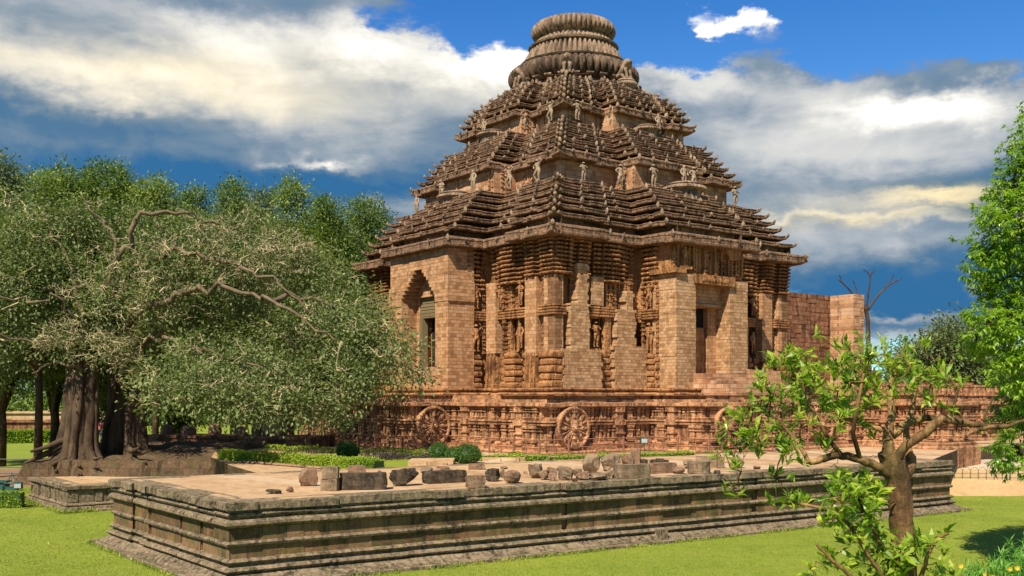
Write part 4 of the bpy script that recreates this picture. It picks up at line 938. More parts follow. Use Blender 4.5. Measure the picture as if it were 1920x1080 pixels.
# ------------------------------------------------------------ foliage tools
def leaf_mesh(name, C, D, Nn, Ln, Wd, mat, parent=None, rnd=None, bend=0.0, mid=.45):
    """C base points, D directions, Nn normals, Ln lengths, Wd widths -> one folded pointed leaf each"""
    n = len(C); D = D/(np.linalg.norm(D, axis=1)[:, None]+1e-9); Sd = np.cross(D, Nn); Sd /= np.linalg.norm(Sd, axis=1)[:, None]+1e-9; Up = np.cross(Sd, D)
    Ln = np.broadcast_to(Ln, (n,))[:, None]; Wd = np.broadcast_to(Wd, (n,))[:, None]
    base = C; tip = C+D*Ln-Up*Ln*bend; m = C+D*Ln*mid+Up*Ln*bend*.35; l = m+Sd*Wd*.5+Up*Wd*.12; r = m-Sd*Wd*.5+Up*Wd*.12
    v = np.stack([base, r, tip, l], 1).reshape(-1, 3)
    me = bpy.data.meshes.new(name); me.vertices.add(4*n); me.vertices.foreach_set('co', v.astype(np.float32).ravel())
    me.loops.add(4*n); me.loops.foreach_set('vertex_index', np.arange(4*n, dtype=np.int32)); me.polygons.add(n)
    me.polygons.foreach_set('loop_start', (np.arange(n)*4).astype(np.int32)); me.update(calc_edges=True)
    at = me.attributes.new('rnd', 'FLOAT', 'FACE'); at.data.foreach_set('value', (rng.random(n) if rnd is None else rnd).astype(np.float32))
    me.polygons.foreach_set('use_smooth', np.zeros(n, bool))
    me.materials.append(mat); o = bpy.data.objects.new(name, me); COL.objects.link(o); o.parent = parent; return o
def unit(n):
    v = rng.normal(size=(n, 3)); return v/np.linalg.norm(v, axis=1)[:, None]
def clump_points(clumps, dens, sub=.35, shell=.35, gap=.5):
    """leaf positions: each clump ellipsoid carries tufts on its shell, each tuft a small cloud of leaves"""
    out = []; outd = []; rr = []
    for (c, r) in clumps:
        c = np.array(c); r = np.array(r); area = 4*math.pi*((r[0]*r[1])**1.6/3+(r[0]*r[2])**1.6/3+(r[1]*r[2])**1.6/3)**(1/1.6)
        nt = max(4, int(area*dens[0])); u = unit(nt); rad = 1-shell*rng.random(nt)**1.5
        tc_ = c+u*r*rad[:, None]*(1+.16*rng.normal(size=(nt, 1)))
        keep = rng.random(nt) > gap*.3
        tc_, u = tc_[keep], u[keep]; k = dens[1]; q = rng.normal(size=(len(tc_), k, 3))*sub
        p = (tc_[:, None, :]+q).reshape(-1, 3); out.append(p); outd.append((np.repeat(u, k, 0)*.7+q.reshape(-1, 3)/sub*.35)); rr.append(np.repeat(rng.random(len(tc_)), k)*.75+rng.random(len(p))*.25)
    return np.concatenate(out), np.concatenate(outd), np.concatenate(rr)
def crown(name, clumps, dens, sub, leaf, mat, parent, droop=.25, wid=.5, **k):
    p, d, r = clump_points(clumps, dens, sub, **k); n = len(p); D = d+unit(n)*.8; D[:, 2] -= droop
    Nn = unit(n)*.7+np.array((0, 0, 1.0)); L = leaf*rng.uniform(.7, 1.25, n); return leaf_mesh(name, p, D, Nn, L, L*wid, mat, parent, r)
def grow(nodes, targets, mb, r0, r1, seg=4, n=5, wob=.12, droop=0.0):
    """join every target to the nearest node of the growing skeleton by a crooked twig"""
    P = [np.array(p) for p in nodes]; base = np.mean(np.array(nodes), 0)
    T = sorted([np.array(t) for t in targets], key=lambda t: min(np.linalg.norm(t-p) for p in P)); arr = np.array(P)
    for t in T:
        d = np.linalg.norm(arr-t, axis=1); i = int(np.argmin(d)); a = arr[i]; L = d[i]
        if L < .05: continue
        pts = [a]
        for s in range(1, seg+1): q = a+(t-a)*s/seg; pts.append(q+(rng.normal(size=3)*wob*L if s < seg else 0)+np.array((0, 0, math.sin(s/seg*math.pi)*L*.12*(1-droop*2))))
        rb = min(r0, r1+L*.02*(r0/.05)**.5); mb.tube(pts, np.linspace(rb, r1, seg+1), n, wob=.1); arr = np.concatenate([arr, np.array(pts[1:])])
    return arr
def smooth_line(P, k=4):
    P = np.array(P, float); out = []
    for i in range(len(P)-1):
        p0 = P[max(i-1, 0)]; p1 = P[i]; p2 = P[i+1]; p3 = P[min(i+2, len(P)-1)]
        for s in range(k): t = s/k; out.append(.5*((2*p1)+(-p0+p2)*t+(2*p0-5*p1+4*p2-p3)*t*t+(-p0+3*p1-3*p2+p3)*t**3))
    out.append(P[-1]); return np.array(out)
# ------------------------------------------------------------ the banyan
def banyan():
    root = tag(empty('banyan_tree', (-27, 68, 0)), 'huge spreading banyan with many fused trunks and tangled pale twigs on the left', 'tree')
    inv = np.array((-27, 68, 0))
    def fused(cx, cy, rx, ry, n, ztop, flare, zb):
        mb = MB()
        for k in range(n):
            a = 2*math.pi*k/n+rng.uniform(-.2, .2); q = rng.uniform(.55, 1.0); x0, y0 = cx+rx*q*math.cos(a), cy+ry*q*math.sin(a)
            tx, ty = cx+rx*.55*math.cos(a+.3)+.35, cy+ry*.5*math.sin(a+.3); f = flare*rng.uniform(.6, 1.4)
            pts = [(x0+(x0-cx)*f*.9, y0+(y0-cy)*f*.9, zb-.25), (x0+(x0-cx)*f*.35, y0+(y0-cy)*f*.35, zb+.35), (x0, y0, zb+1.3)]
            for s in (.4, .6, .8, 1.0): pts.append((x0+(tx-x0)*s+rng.uniform(-.12, .12), y0+(ty-y0)*s+rng.uniform(-.12, .12), zb+1.3+(ztop-zb-1.3)*s))
            pts = smooth_line(pts, 3)-inv; r = rng.uniform(.16, .42); mb.tube(pts, np.linspace(r*1.25, r*.85, len(pts)), 8, wob=.10)
        mb.tube(np.array([(cx, cy, zb-.3), (cx, cy, zb+2), (cx+.3, cy, ztop+.3)])-inv, [rx*.8, rx*.62, rx*.55], 12, wob=.12)
        return mb
    a0 = W(146, 870, 67.5); b0 = W(232, 850, 70.5)
    fused(a0[0], 67.7, 1.25, 1.0, 22, 6.6, .55, -.1).build('trunk', M['bark'], root, smooth=True)
    fused(b0[0], 70.7, 1.35, 1.1, 20, 6.4, .35, .15).build('trunk', M['bark'], root, smooth=True)
    # surface roots crawling over the mound to the left and front
    for (sx, sy, ex_, ey, r) in [(118, 840, 66, 884, .26), (125, 850, 85, 888, .30), (135, 855, 112, 887, .26), (110, 830, 48, 868, .22), (150, 862, 152, 882, .18), (120, 835, 60, 850, .2), (130, 845, 100, 870, .22), (240, 845, 268, 852, .2), (165, 860, 190, 872, .15)]:
        d1 = 67.0; p0 = W(sx+8, sy+4, d1); p1 = W((sx+ex_)/2+rng.uniform(-6, 6), (sy+ey)/2+6, d1-.6); p2 = W(ex_, ey, 65.8)
        mb = MB()
        for q in range(3):
            o = rng.normal(size=3)*.18; mb.tube(smooth_line([p0+o*.6, p1+o, p2+o*1.3], 5)-inv, np.linspace(r*1.1, r*.35, 11)*rng.uniform(.7, 1.1), 7, wob=.12)
        mb.build('surface_root', M['bark'], root, smooth=True)
    limbs = [[(215, 690, 70), (200, 610, 69), (230, 530, 68), (275, 498, 67), (330, 475, 66), (400, 488, 65), (460, 500, 64), (530, 540, 63), (600, 600, 62)],
             [(190, 640, 68), (195, 560, 67), (230, 470, 66), (258, 412, 66), (330, 398, 67), (400, 420, 68), (470, 442, 69)],
             [(225, 640, 70), (250, 592, 67), (300, 572, 65), (350, 547, 64), (420, 540, 63), (500, 560, 62), (560, 592, 60), (640, 640, 59)],
             [(170, 650, 68), (150, 598, 66), (100, 568, 65), (0, 556, 64), (-90, 540, 63)], [(165, 640, 68), (140, 560, 68), (60, 528, 68), (0, 518, 68)],
             [(200, 600, 68), (212, 500, 68), (215, 440, 69), (180, 395, 70), (150, 370, 70)], [(150, 690, 67), (100, 650, 66), (40, 640, 65), (-40, 600, 64)],
             [(240, 680, 70), (300, 640, 66), (360, 650, 62), (430, 680, 60), (520, 700, 59)], [(250, 600, 69), (330, 520, 72), (440, 450, 74), (540, 420, 75)],
             [(500, 560, 62), (580, 560, 64), (660, 600, 64), (720, 660, 63)], [(150, 700, 67), (120, 680, 66), (60, 700, 66)], [(160, 600, 68), (120, 480, 69), (80, 400, 70)]]
    mb = MB(); nodes = []
    for i, L in enumerate(limbs):
        P = smooth_line([W(*q) for q in L], 5); P[1:-1] += rng.normal(size=(len(P)-2, 3))*.16; nodes += list(P[4:])
        mb.tube(P-inv, np.linspace(.27 if i < 3 else .17, .04, len(P)), 8, wob=.14)
    mb.build('limbs', M['limb'], root, smooth=True)
    # clumps of foliage, photo position, depth, radius in photo pixels
    CL = [(40, 455, 70, 70), (110, 425, 72, 55), (165, 415, 72, 50), (250, 430, 74, 60), (330, 428, 76, 50), (400, 440, 76, 55), (470, 440, 76, 60), (530, 455, 74, 50), (590, 495, 72, 50), (0, 420, 74, 75), (10, 520, 68, 80), (110, 510, 70, 70), (200, 500, 72, 55),
          (620, 540, 68, 60), (668, 588, 65, 50), (700, 630, 62, 55), (745, 668, 60, 42), (782, 705, 60, 24), (640, 640, 62, 65), (590, 600, 64, 60), (700, 700, 61, 48), (655, 720, 60, 50), (540, 640, 66, 70), (470, 620, 68, 70), (400, 610, 70, 70),
          (20, 600, 68, 70), (-40, 660, 68, 80), (330, 600, 72, 60), (325, 705, 58, 50), (375, 735, 57, 52), (425, 750, 57, 50), (480, 757, 58, 48), (530, 760, 58, 46), (585, 758, 59, 42), (430, 690, 60, 50), (500, 700, 61, 50), (560, 710, 61, 50), (298, 752, 58, 34), (630, 775, 60, 24),
          (350, 660, 62, 45), (255, 700, 66, 30), (120, 580, 70, 45), (705, 575, 66, 28), (480, 560, 72, 60), (560, 540, 72, 55), (270, 640, 72, 40), (390, 520, 76, 70), (290, 510, 76, 70), (480, 500, 76, 60)]
    C = [(W(px, py, d)-inv, (r/F*d*1.0, r/F*d*1.0, r/F*d*.85)) for px, py, d, r in CL]
    sparse = [(270, 490, 68, 80), (350, 500, 67, 80), (430, 500, 66, 75), (200, 560, 67, 70), (300, 560, 66, 70), (120, 640, 66, 50), (210, 650, 66, 45), (390, 450, 68, 60), (490, 500, 66, 60), (540, 480, 68, 50)]
    C2 = [(W(px, py, d)-inv, (r/F*d, r/F*d, r/F*d*.8)) for px, py, d, r in sparse]
    crown('crown', C, (2.7, 24), .40, .25, M['leaf_banyan'], root, droop=.35, wid=.55, shell=.55, gap=1.0); crown('thin_crown', C2, (3.4, 11), .4, .23, M['leaf_banyan'], root, shell=.9)
    # twigs: pale, bare, tangled
    mb = MB(); T = []
    for c, r in C2: T += [c+inv+u*np.array(r)*rng.uniform(.3, 1.15) for u in unit(75)]
    for c, r in C: T += [c+inv+u*np.array(r)*rng.uniform(.5, 1.08) for u in unit(13)]
    arr = grow(nodes, T, mb, .07, .022, 4, 4, .14); k = rng.choice(len(arr)-len(nodes), 4200)+len(nodes)
    for i in k:
        a = arr[i]; d = unit(1)[0]; d[2] *= .6; L = rng.uniform(.35, 1.15); m = a+d*L*.5+rng.normal(size=3)*.12; mb.tube([a, m, a+d*L+np.array((0, 0, rng.uniform(-.2, .3)))], [.024, .018, .010], 4, cap=False)
    for q in mb.v: q -= inv
    mb.build('twigs', M['twig'], root)
banyan()
# ------------------------------------------------------------ trees behind
def bg_tree(px, pytop, d, wpx, base_z, mat, label, leaf=.45, dens=(1.5, 13), name='woodland_tree', grp='trees behind the banyan', bot=None, nc=11, trunk=True):
    top = CZ+(HZ-pytop)/F*d; x = (px-960)/F*d; w = wpx/F*d*1.35; root = tag(empty(name, (x, d, base_z)), label, 'tree', grp)
    bz = base_z+(top-base_z)*(.40 if bot is None else bot); cz = (top+bz)/2; rz = (top-bz)/2; C = []
    for k in range(nc):
        u = unit(1)[0]; u[2] = abs(u[2])*1.1-.35; q = rng.uniform(.35, .85); C.append(((u[0]*w*q, u[1]*w*q, cz-base_z+u[2]*rz*q), (w*rng.uniform(.32, .5), w*rng.uniform(.32, .5), min(rz*.5, w*.36)*rng.uniform(.8, 1.1))))
    C.append(((0, 0, top-base_z-min(rz*.4, w*.35)), (w*.4, w*.4, min(rz*.4, w*.35)))); C.append(((0, 0, cz-base_z), (w*.7, w*.7, rz*.8)))
    mb = MB(); mb.tube([(0, 0, -.2), (w*.03, 0, (bz-base_z)*.6), (0, 0, cz-base_z)], [w*.09, w*.07, w*.03], 8, wob=.1)
    for c, r in C[:nc]: mb.tube([(0, 0, (bz-base_z)*.8), (c[0]*.5, c[1]*.5, c[2]*.8+(bz-base_z)*.1), c], [w*.05, w*.03, w*.01], 5)
    mb.build('trunk', M['bark'], root, smooth=True)
    crown('crown', C, dens, leaf*1.5, leaf, mat, root, wid=.6)
dk, lt, gy = M['leaf_wood'], M['leaf_wood_light'], M['leaf_wood_grey']
BG = [(-20, 290, 84, 95, gy, 'pale grey green tree at the left edge behind the banyan'), (70, 330, 92, 75, lt, 'light green tree left of the dark domed crowns'), (125, 312, 100, 70, dk, 'dark green domed tree, tallest on the left skyline'),
      (205, 310, 100, 80, dk, 'broad dark green tree beside the tallest dome'), (290, 338, 94, 62, lt, 'yellow green tree in the middle of the left skyline'), (362, 352, 100, 48, dk, 'small dark round tree on the left skyline'), (436, 345, 104, 55, dk, 'dark bushy tree right of the small round one'),
      (492, 362, 92, 45, gy, 'grey green narrow tree on the skyline'), (545, 346, 86, 55, lt, 'olive tree standing above the right half of the banyan'), (612, 374, 100, 60, dk, 'dark tree left of the last skyline tree'), (690, 374, 112, 70, dk, 'dark tree nearest the temple roof'), (640, 430, 106, 60, gy, 'grey green tree low behind the banyan, near the temple'), (684, 425, 116, 24, lt, 'bright yellow green small tree by the temple eave')]
for px, py, d, w, m, lab in BG: bg_tree(px, py, d, w, LZ, m, lab, leaf=.27, dens=(3.2, 28))
for px, py, d, w, m, lab in [(0, 520, 98, 95, gy, 'low leafy tree at the left edge behind the banyan trunk'), (100, 540, 108, 85, dk, 'dark green low tree seen behind the banyan trunks'), (330, 540, 104, 110, dk, 'dark tree hidden behind the middle of the banyan'), (520, 520, 100, 110, gy, 'grey tree hidden behind the right of the banyan'), (220, 520, 110, 100, gy, 'grey green tree hidden behind the banyan limbs')]:
    bg_tree(px, py, d, w, LZ, m, lab, leaf=.30, dens=(2.2, 22), bot=.33 if px < 150 else .12)
for px, py, d, w, m, lab in [(1795, 592, 120, 80, gy, 'round grey green tree right of the ruined wall'), (1720, 655, 135, 60, gy, 'lower grey tree behind the right end of the plinth'), (1870, 640, 128, 80, gy, 'grey green tree partly hidden by the bright tree'), (1690, 640, 150, 30, dk, 'small dark tree beyond the ruined wall')]:
    bg_tree(px, py, d, w, LZ, m, lab, leaf=.45, grp='trees beyond the right end of the plinth', bot=.1)
# far belt of woodland
C = []
for k in range(120):
    a = -1.0+2.0*k/119; d = rng.uniform(230, 290); h = rng.uniform(6, 11); C.append(((math.tan(a*.9)*d, d, LZ+h*.5), (h*1.3, h, h*.62)))
tag(crown('distant_woods', C, (.10, 14), 1.3, 1.3, M['leaf_wood'], None), 'far belt of dark green woodland along the horizon', 'woods', kind='stuff')
# ------------------------------------------------------------ bright tree at the right edge
def right_tree():
    d = 38; base = W(2010, HZ+F*(CZ-LZ)/d, d); root = tag(empty('broadleaf_tree', tuple(base)), 'tall bright green glossy leaved tree at the right edge', 'tree')
    CLr = [(1915, 300, 45), (1900, 345, 50), (1885, 400, 52), (1865, 455, 50), (1840, 492, 42), (1870, 530, 55), (1880, 590, 55), (1845, 612, 42), (1830, 640, 30), (1920, 420, 70), (1920, 520, 80), (1930, 620, 85), (1990, 340, 90), (2010, 470, 120), (2020, 620, 120),
           (1900, 700, 45), (1920, 740, 55), (1890, 790, 38), (1900, 840, 42), (1885, 868, 25), (1960, 760, 70), (1960, 850, 50), (1960, 250, 60), (1925, 660, 60)]
    C = [(W(px, py, d+rng.uniform(-1.2, 1.2))-base, tuple(np.array((1, 1, .9))*r/F*d)) for px, py, r in CLr]
    P, U, rr = clump_points(C, (10.0, 2), .12, shell=.45, gap=1.4); n = len(P); k = 9; a = rng.uniform(0, 2*math.pi, (n, k)); el = rng.uniform(-.9, .35, (n, k))
    D = np.stack([np.cos(a)*np.cos(el), np.sin(a)*np.cos(el), np.sin(el)], 2)+U[:, None, :]*.5; Cc = P[:, None, :]+D*.02; Nn = np.broadcast_to(np.array((0, 0, 1.)), D.shape)+rng.normal(size=D.shape)*.25
    L = rng.uniform(.15, .30, n*k); leaf_mesh('crown', Cc.reshape(-1, 3), D.reshape(-1, 3), Nn.reshape(-1, 3), L, L*.30, M['leaf_right'], root, np.repeat(rr, k)*.6+rng.random(n*k)*.4, bend=.18)
    mb = MB(); mb.tube(smooth_line([(0, 0, -.2), (.1, 0, 3), (-.1, .1, 6), (0, 0, 10), (.1, 0, 15)], 3), np.linspace(.38, .12, 13), 10, wob=.08); grow([(0, 0, z) for z in np.arange(3, 15, .6)], [c for c, r in C], mb, .12, .04, 5, 6); mb.build('trunk', M['bark'], root, smooth=True)
right_tree()
# ------------------------------------------------------------ frangipani in the right foreground
def rosettes(P, ax, k, L0, w, spread=(.15, 1.1), droop=.15):
    """whorls of long leaves round the tip directions ax"""
    n = len(P); ax = ax/np.linalg.norm(ax, axis=1)[:, None]; t = np.cross(ax, np.array((.3, .2, .9))); t /= np.linalg.norm(t, axis=1)[:, None]; b = np.cross(ax, t)
    a = rng.uniform(0, 2*math.pi, (n, k)); e = rng.uniform(*spread, (n, k)); D = ax[:, None]*np.cos(e)[..., None]+(t[:, None]*np.cos(a)[..., None]+b[:, None]*np.sin(a)[..., None])*np.sin(e)[..., None]
    D[..., 2] -= droop*rng.random((n, k)); Nn = ax[:, None]*.9+rng.normal(size=D.shape)*.3+np.array((0, 0, .3)); C = P[:, None]+ax[:, None]*rng.uniform(-.07, .03, (n, k, 1)); L = L0*rng.uniform(.55, 1.15, n*k)
    return C.reshape(-1, 3), D.reshape(-1, 3), Nn.reshape(-1, 3), L, L*w
def frangipani():
    d = 15.0; base = np.array((*W(1700, 0, d)[:2], LZ)); root = tag(empty('frangipani_tree', tuple(base)), 'gnarled small tree with a golden trunk and long pale green leaves, right foreground', 'tree')
    s = d/F; X = lambda px, py, dd=0.0: W(px, py, d+dd)-base
    def br(mb, L, r, n=10, k=5): r = [q*.80 for q in r]; P = smooth_line([X(*q) for q in L], k); P[1:-1] += rng.normal(size=(len(P)-2, 3))*.006; mb.tube(P, np.interp(np.linspace(0, 1, len(P)), np.linspace(0, 1, len(r)), np.array(r)*s), n, wob=.07); return list(P)
    mb = MB(); nodes = []
    br(mb, [(1702, 1600), (1700, 1300), (1698, 1140), (1692, 1030), (1690, 960), (1686, 905), (1674, 872), (1664, 848)], [42, 36, 30, 27, 28, 27, 30, 22], 14)
    nodes += br(mb, [(1676, 895), (1650, 878, -.1), (1612, 862, -.2), (1576, 853, -.25), (1545, 860, -.3), (1518, 868, -.35)], [12, 11, 10, 9, 9, 6])
    nodes += br(mb, [(1668, 860), (1664, 815, .05), (1672, 778, .1), (1668, 735, .2), (1680, 690, .3)], [17, 11, 9, 7, 5])
    nodes += br(mb, [(1690, 900), (1705, 868, .1), (1703, 840, .1), (1700, 800, .2), (1712, 760, .3), (1720, 700, .4)], [20, 16, 9, 7, 6, 4])
    nodes += br(mb, [(1676, 868, -.05), (1700, 835, -.15), (1742, 806, -.2), (1766, 786, -.2), (1800, 791, -.15), (1852, 800, 0), (1890, 798, .1), (1930, 784, .2)], [12, 11, 11, 10, 8, 7, 5, 3])
    nodes += br(mb, [(1674, 815, .1), (1700, 795, .15), (1735, 784, .1), (1762, 786, -.1)], [11, 9, 8, 6])
    nodes += br(mb, [(1668, 808), (1630, 800, .2), (1600, 788, .3), (1565, 790, .4)], [8, 6, 6, 4])
    nodes += br(mb, [(1518, 868, -.35), (1500, 835, -.3), (1470, 800, -.2), (1440, 770, 0)], [6, 5, 4, 3]); nodes += br(mb, [(1576, 853, -.25), (1545, 810, -.4), (1520, 760, -.5), (1500, 710, -.5)], [6, 5, 4, 3])
    nodes += br(mb, [(1612, 862, -.2), (1600, 810, -.5), (1610, 750, -.6), (1620, 700, -.6)], [6, 5, 4, 3]); nodes += br(mb, [(1852, 800, 0), (1846, 780, 0), (1862, 745, .1)], [3, 2.5, 2]); nodes += br(mb, [(1810, 792, -.1), (1790, 760, 0), (1800, 720, .1)], [4, 3, 2]); nodes += br(mb, [(1870, 800, 0), (1835, 805, -.1), (1812, 818, -.2)], [4, 5, 4])
    mb.build('trunk', M['bark2'], root, smooth=True)
    # tips
    T = []; env = [(1440, 700, 45, 30, 7), (1500, 690, 45, 30, 12), (1560, 700, 50, 40, 16), (1620, 690, 45, 35, 15), (1670, 690, 40, 35, 12), (1480, 750, 60, 35, 14), (1550, 760, 50, 30, 14), (1610, 745, 40, 30, 10), (1420, 790, 45, 35, 12), (1400, 830, 40, 40, 10), (1470, 830, 45, 30, 9), (1660, 740, 40, 25, 8), (1740, 740, 50, 30, 6), (1780, 720, 25, 12, 5), (1700, 690, 40, 30, 7), (1750, 690, 35, 25, 4), (1375, 885, 22, 30, 4), (1455, 895, 22, 10, 3), (1590, 830, 60, 20, 4)]
    for px, py, rx, ry, n in env:
        for _ in range(max(2, int(n*1.35))): T += [X(px+rng.normal()*rx*.7, py+rng.normal()*ry*.7, rng.normal()*.42)]
    tw = MB(); arr = grow(nodes, T, tw, .022, .008, 5, 5, .13); T = np.array(T)
    bare = [X(rng.uniform(1680, 1790), rng.uniform(660, 760), rng.normal()*.3) for _ in range(40)]+[X(rng.uniform(1360, 1640), rng.uniform(760, 880), rng.normal()*.4) for _ in range(50)]
    grow(list(arr), bare, tw, .010, .004, 4, 4, .16); tw.build('twigs', M['bark2'], root)
    ax = rng.normal(size=T.shape)*.55+np.array((-.15, -.1, .75)); keep = rng.random(len(T)) < .97
    c = rosettes(T[keep], ax[keep], 11, .215, .22); leaf_mesh('crown', *c, M['leaf_plum'], root, bend=.12, mid=.6)
    extra = T[rng.choice(len(T), 60)]+rng.normal(size=(60, 3))*.12; c = rosettes(extra, rng.normal(size=(60, 3))*.7+np.array((0, 0, .6)), 6, .20, .25); leaf_mesh('inner_leaves', *c, M['leaf_plum'], root, bend=.12, mid=.6)
    # suckers round the lower trunk
    mb = MB(); n2 = []
    for L in ([(1700, 1180), (1660, 1090, -.3), (1620, 1030, -.5), (1580, 970, -.5), (1530, 950, -.5), (1470, 942, -.5)], [(1690, 1120), (1650, 1020, -.3), (1620, 960, -.4), (1600, 915, -.4)], [(1700, 1150), (1730, 1070, -.3), (1750, 1020, -.4), (1775, 1000, -.4)], [(1690, 1160), (1620, 1100, -.5), (1560, 1050, -.6), (1530, 1020, -.6)]): n2 += br(mb, L, [7, 5, 4, 3], 6)
    T2 = []
    for px, py, rx, ry, n in [(1600, 915, 45, 22, 20), (1640, 960, 40, 30, 14), (1560, 960, 45, 25, 10), (1470, 940, 45, 10, 9), (1610, 1010, 50, 30, 14), (1560, 1060, 40, 25, 9), (1690, 1050, 40, 25, 8), (1740, 1020, 38, 25, 10), (1660, 1070, 60, 20, 12), (1770, 1060, 30, 20, 4)]:
        for _ in range(n): T2.append(X(px+rng.normal()*rx*.6, py+rng.normal()*ry*.6, -.35+rng.normal()*.25))
    grow(n2, T2, mb, .014, .006, 4, 5, .12); mb.build('suckers', M['bark2'], root, smooth=True); T2 = np.array(T2)
    c = rosettes(T2, rng.normal(size=T2.shape)*.5+np.array((-.1, -.25, .7)), 9, .25, .28, spread=(.3, 1.35)); leaf_mesh('sucker_leaves', *c, M['leaf_plum'], root, bend=.15, mid=.6)
frangipani()
# yellow flowered bush, lower right corner
def daisy_bush():
    base = np.array((*W(1880, 0, 11)[:2], LZ)); root = tag(empty('flowering_bush', tuple(base)), 'fine leaved green bush dotted with yellow flowers at the lower right corner', 'bush'); mb = MB(); P = []; A = []
    for k in range(95):
        px, py = rng.uniform(1795, 1945), 0; py = 1090-(px-1790)*.62*rng.uniform(.2, 1.0)+rng.uniform(-5, 60); tip = W(px, py, 11+rng.normal()*.5)-base; b = np.array((tip[0]*.5, tip[1]*.5, 1.0)); m = (b+tip)/2+rng.normal(size=3)*.08
        L = smooth_line([b, m, tip], 4); mb.tube(L, np.linspace(.012, .004, len(L)), 4); 
        for q in L[2:]:
            for _ in range(5): P.append(q+rng.normal(size=3)*.03); A.append(rng.normal(size=3)*.35+np.array((0, 0, 1.0)))
    mb.build('stems', M['leaf_ball'], root); c = rosettes(np.array(P), np.array(A), 7, .13, .10, spread=(.2, 1.2)); leaf_mesh('leaves', *c, M['leaf_thin'], root, bend=.1)
    for px, py in ((1801, 1061), (1893, 1067), (1907, 1065), (1845, 1077), (1860, 1082)):
        c0 = W(px, py, 10.4)-base; m = MB()
        for q in range(8):
            a = 2*math.pi*q/8; u = np.array((math.cos(a), -.3, math.sin(a))); v = np.array((-math.sin(a), 0, math.cos(a))); m.add([c0, c0+u*.018+v*.008, c0+u*.03, c0+u*.018-v*.008], [(0, 1, 2, 3)])
        m.build('flower', M['petal'], root)
daisy_bush()
# ------------------------------------------------------------ hedges and clipped balls
def hedge(a, b, w, h, z, label, mat='leaf_hedge', thin=False, leaf=.09, dens=420, group=None):
    a = np.array(a, float); b = np.array(b, float); d = b-a; L = np.linalg.norm(d); d /= L; n = np.array((-d[1], d[0])); root = tag(empty('hedge', (a[0], a[1], z)), label, 'hedge', group)
    N = int(L*dens*(w+2*h)*.75*(.55 if thin else 1)); t = rng.uniform(0, L, N); f = rng.random(N); s = np.where(f < .42, rng.uniform(-w/2, w/2, N), np.where(rng.random(N) < .75, w/2*np.sign(np.dot(n, (0, -1))), -w/2*np.sign(np.dot(n, (0, -1))))); zz = np.where(f < .42, h, rng.uniform(.0 if not thin else h*.45, h, N))
    s = s+rng.normal(size=N)*.035; zz = zz+rng.normal(size=N)*.03+.04*np.sin(t*2.1)+.03*np.sin(t*5.3); C = np.stack([d[0]*t+n[0]*s, d[1]*t+n[1]*s, zz], 1)
    D = unit(N)+np.stack([n[0]*s, n[1]*s, zz*.6], 1); leaf_mesh('leaves', C, D, unit(N)+np.array((0, 0, .6)), leaf*rng.uniform(.7, 1.3, N), leaf*.6, M[mat], root)
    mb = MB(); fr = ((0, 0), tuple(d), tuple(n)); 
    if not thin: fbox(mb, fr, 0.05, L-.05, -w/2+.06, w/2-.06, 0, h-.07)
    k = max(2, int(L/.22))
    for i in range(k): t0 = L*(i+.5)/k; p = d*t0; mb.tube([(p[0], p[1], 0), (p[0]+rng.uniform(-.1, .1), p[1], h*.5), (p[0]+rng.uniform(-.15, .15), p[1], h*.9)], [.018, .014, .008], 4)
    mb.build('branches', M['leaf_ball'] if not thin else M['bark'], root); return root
gp = lambda px, py, z=G0: tuple(W(px, py, (CZ-z)*F/(py-HZ))[:2])
hedge(gp(418, 861), gp(712, 881), .8, .52, G0, 'thick clipped yellow green hedge nearest the platform, left of the balls', dens=520)
hedge(gp(500, 852), gp(800, 862), .5, .55, G0, 'thin see-through hedge in front of the railing, left part', thin=True); hedge(gp(850, 864), gp(1030, 865), .5, .36, G0, 'low clipped hedge between the balls and the temple corner')
hedge(gp(1032, 865), gp(1300, 856), .5, .30, G0, 'low bright hedge right of the temple corner'); hedge((-72, 147), (-66.2, 150), 2, 1.7, LZ, 'bright hedge on the far left lawn behind the banyan trunk', leaf=.3, dens=60)
hedge(gp(-20, 952, LZ), gp(44, 951, LZ), .9, .95, LZ, 'yellow green hedge at the left edge behind the lamp stand', dens=420)
def ball(px, py, rpx, squash, label):
    d = (CZ-G0)*F/(py-HZ); r = rpx/F*d; x = (px-960)/F*d; root = tag(empty('topiary_ball', (x, d, G0)), label, 'shrub', 'clipped round shrubs on the court'); N = int(5200*r*r); u = unit(N); C = u*r*(1+rng.normal(size=(N, 1))*.045); C[:, 2] = C[:, 2]*squash+r*squash
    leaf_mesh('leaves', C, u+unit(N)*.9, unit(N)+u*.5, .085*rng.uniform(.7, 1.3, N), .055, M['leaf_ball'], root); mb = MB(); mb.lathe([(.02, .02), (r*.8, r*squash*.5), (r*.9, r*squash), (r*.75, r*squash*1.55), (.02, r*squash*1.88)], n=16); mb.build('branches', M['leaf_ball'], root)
ball(652, 861, 20, .8, 'round clipped shrub on the left behind the thick hedge'); ball(823, 864, 18, .9, 'tall clipped ball, left of the three'); ball(851, 866, 15, .9, 'smallest clipped ball in the middle of three'); ball(876, 869, 24, .72, 'broadest clipped ball, right of the three'); ball(968, 861, 15, .42, 'flat low cushion shrub before the temple corner')
sheet('garden_grass', [gp(640, 880), gp(752, 880), gp(806, 862), gp(545, 858)], G0+.004, M['lawn'])
mb = MB(); a, b = np.array(gp(455, 868)), np.array(gp(640, 883)); 
for k in range(12):
    p = a+(b-a)*k/12; q = a+(b-a)*(k+.93)/12; mb.tube([(p[0], p[1], G0+.06), (q[0], q[1], G0+.06)], .09, 4)
tag(mb.build('brick_edging', M['rock_red']), 'reddish brick edging along the foot of the thick hedge', 'edging')
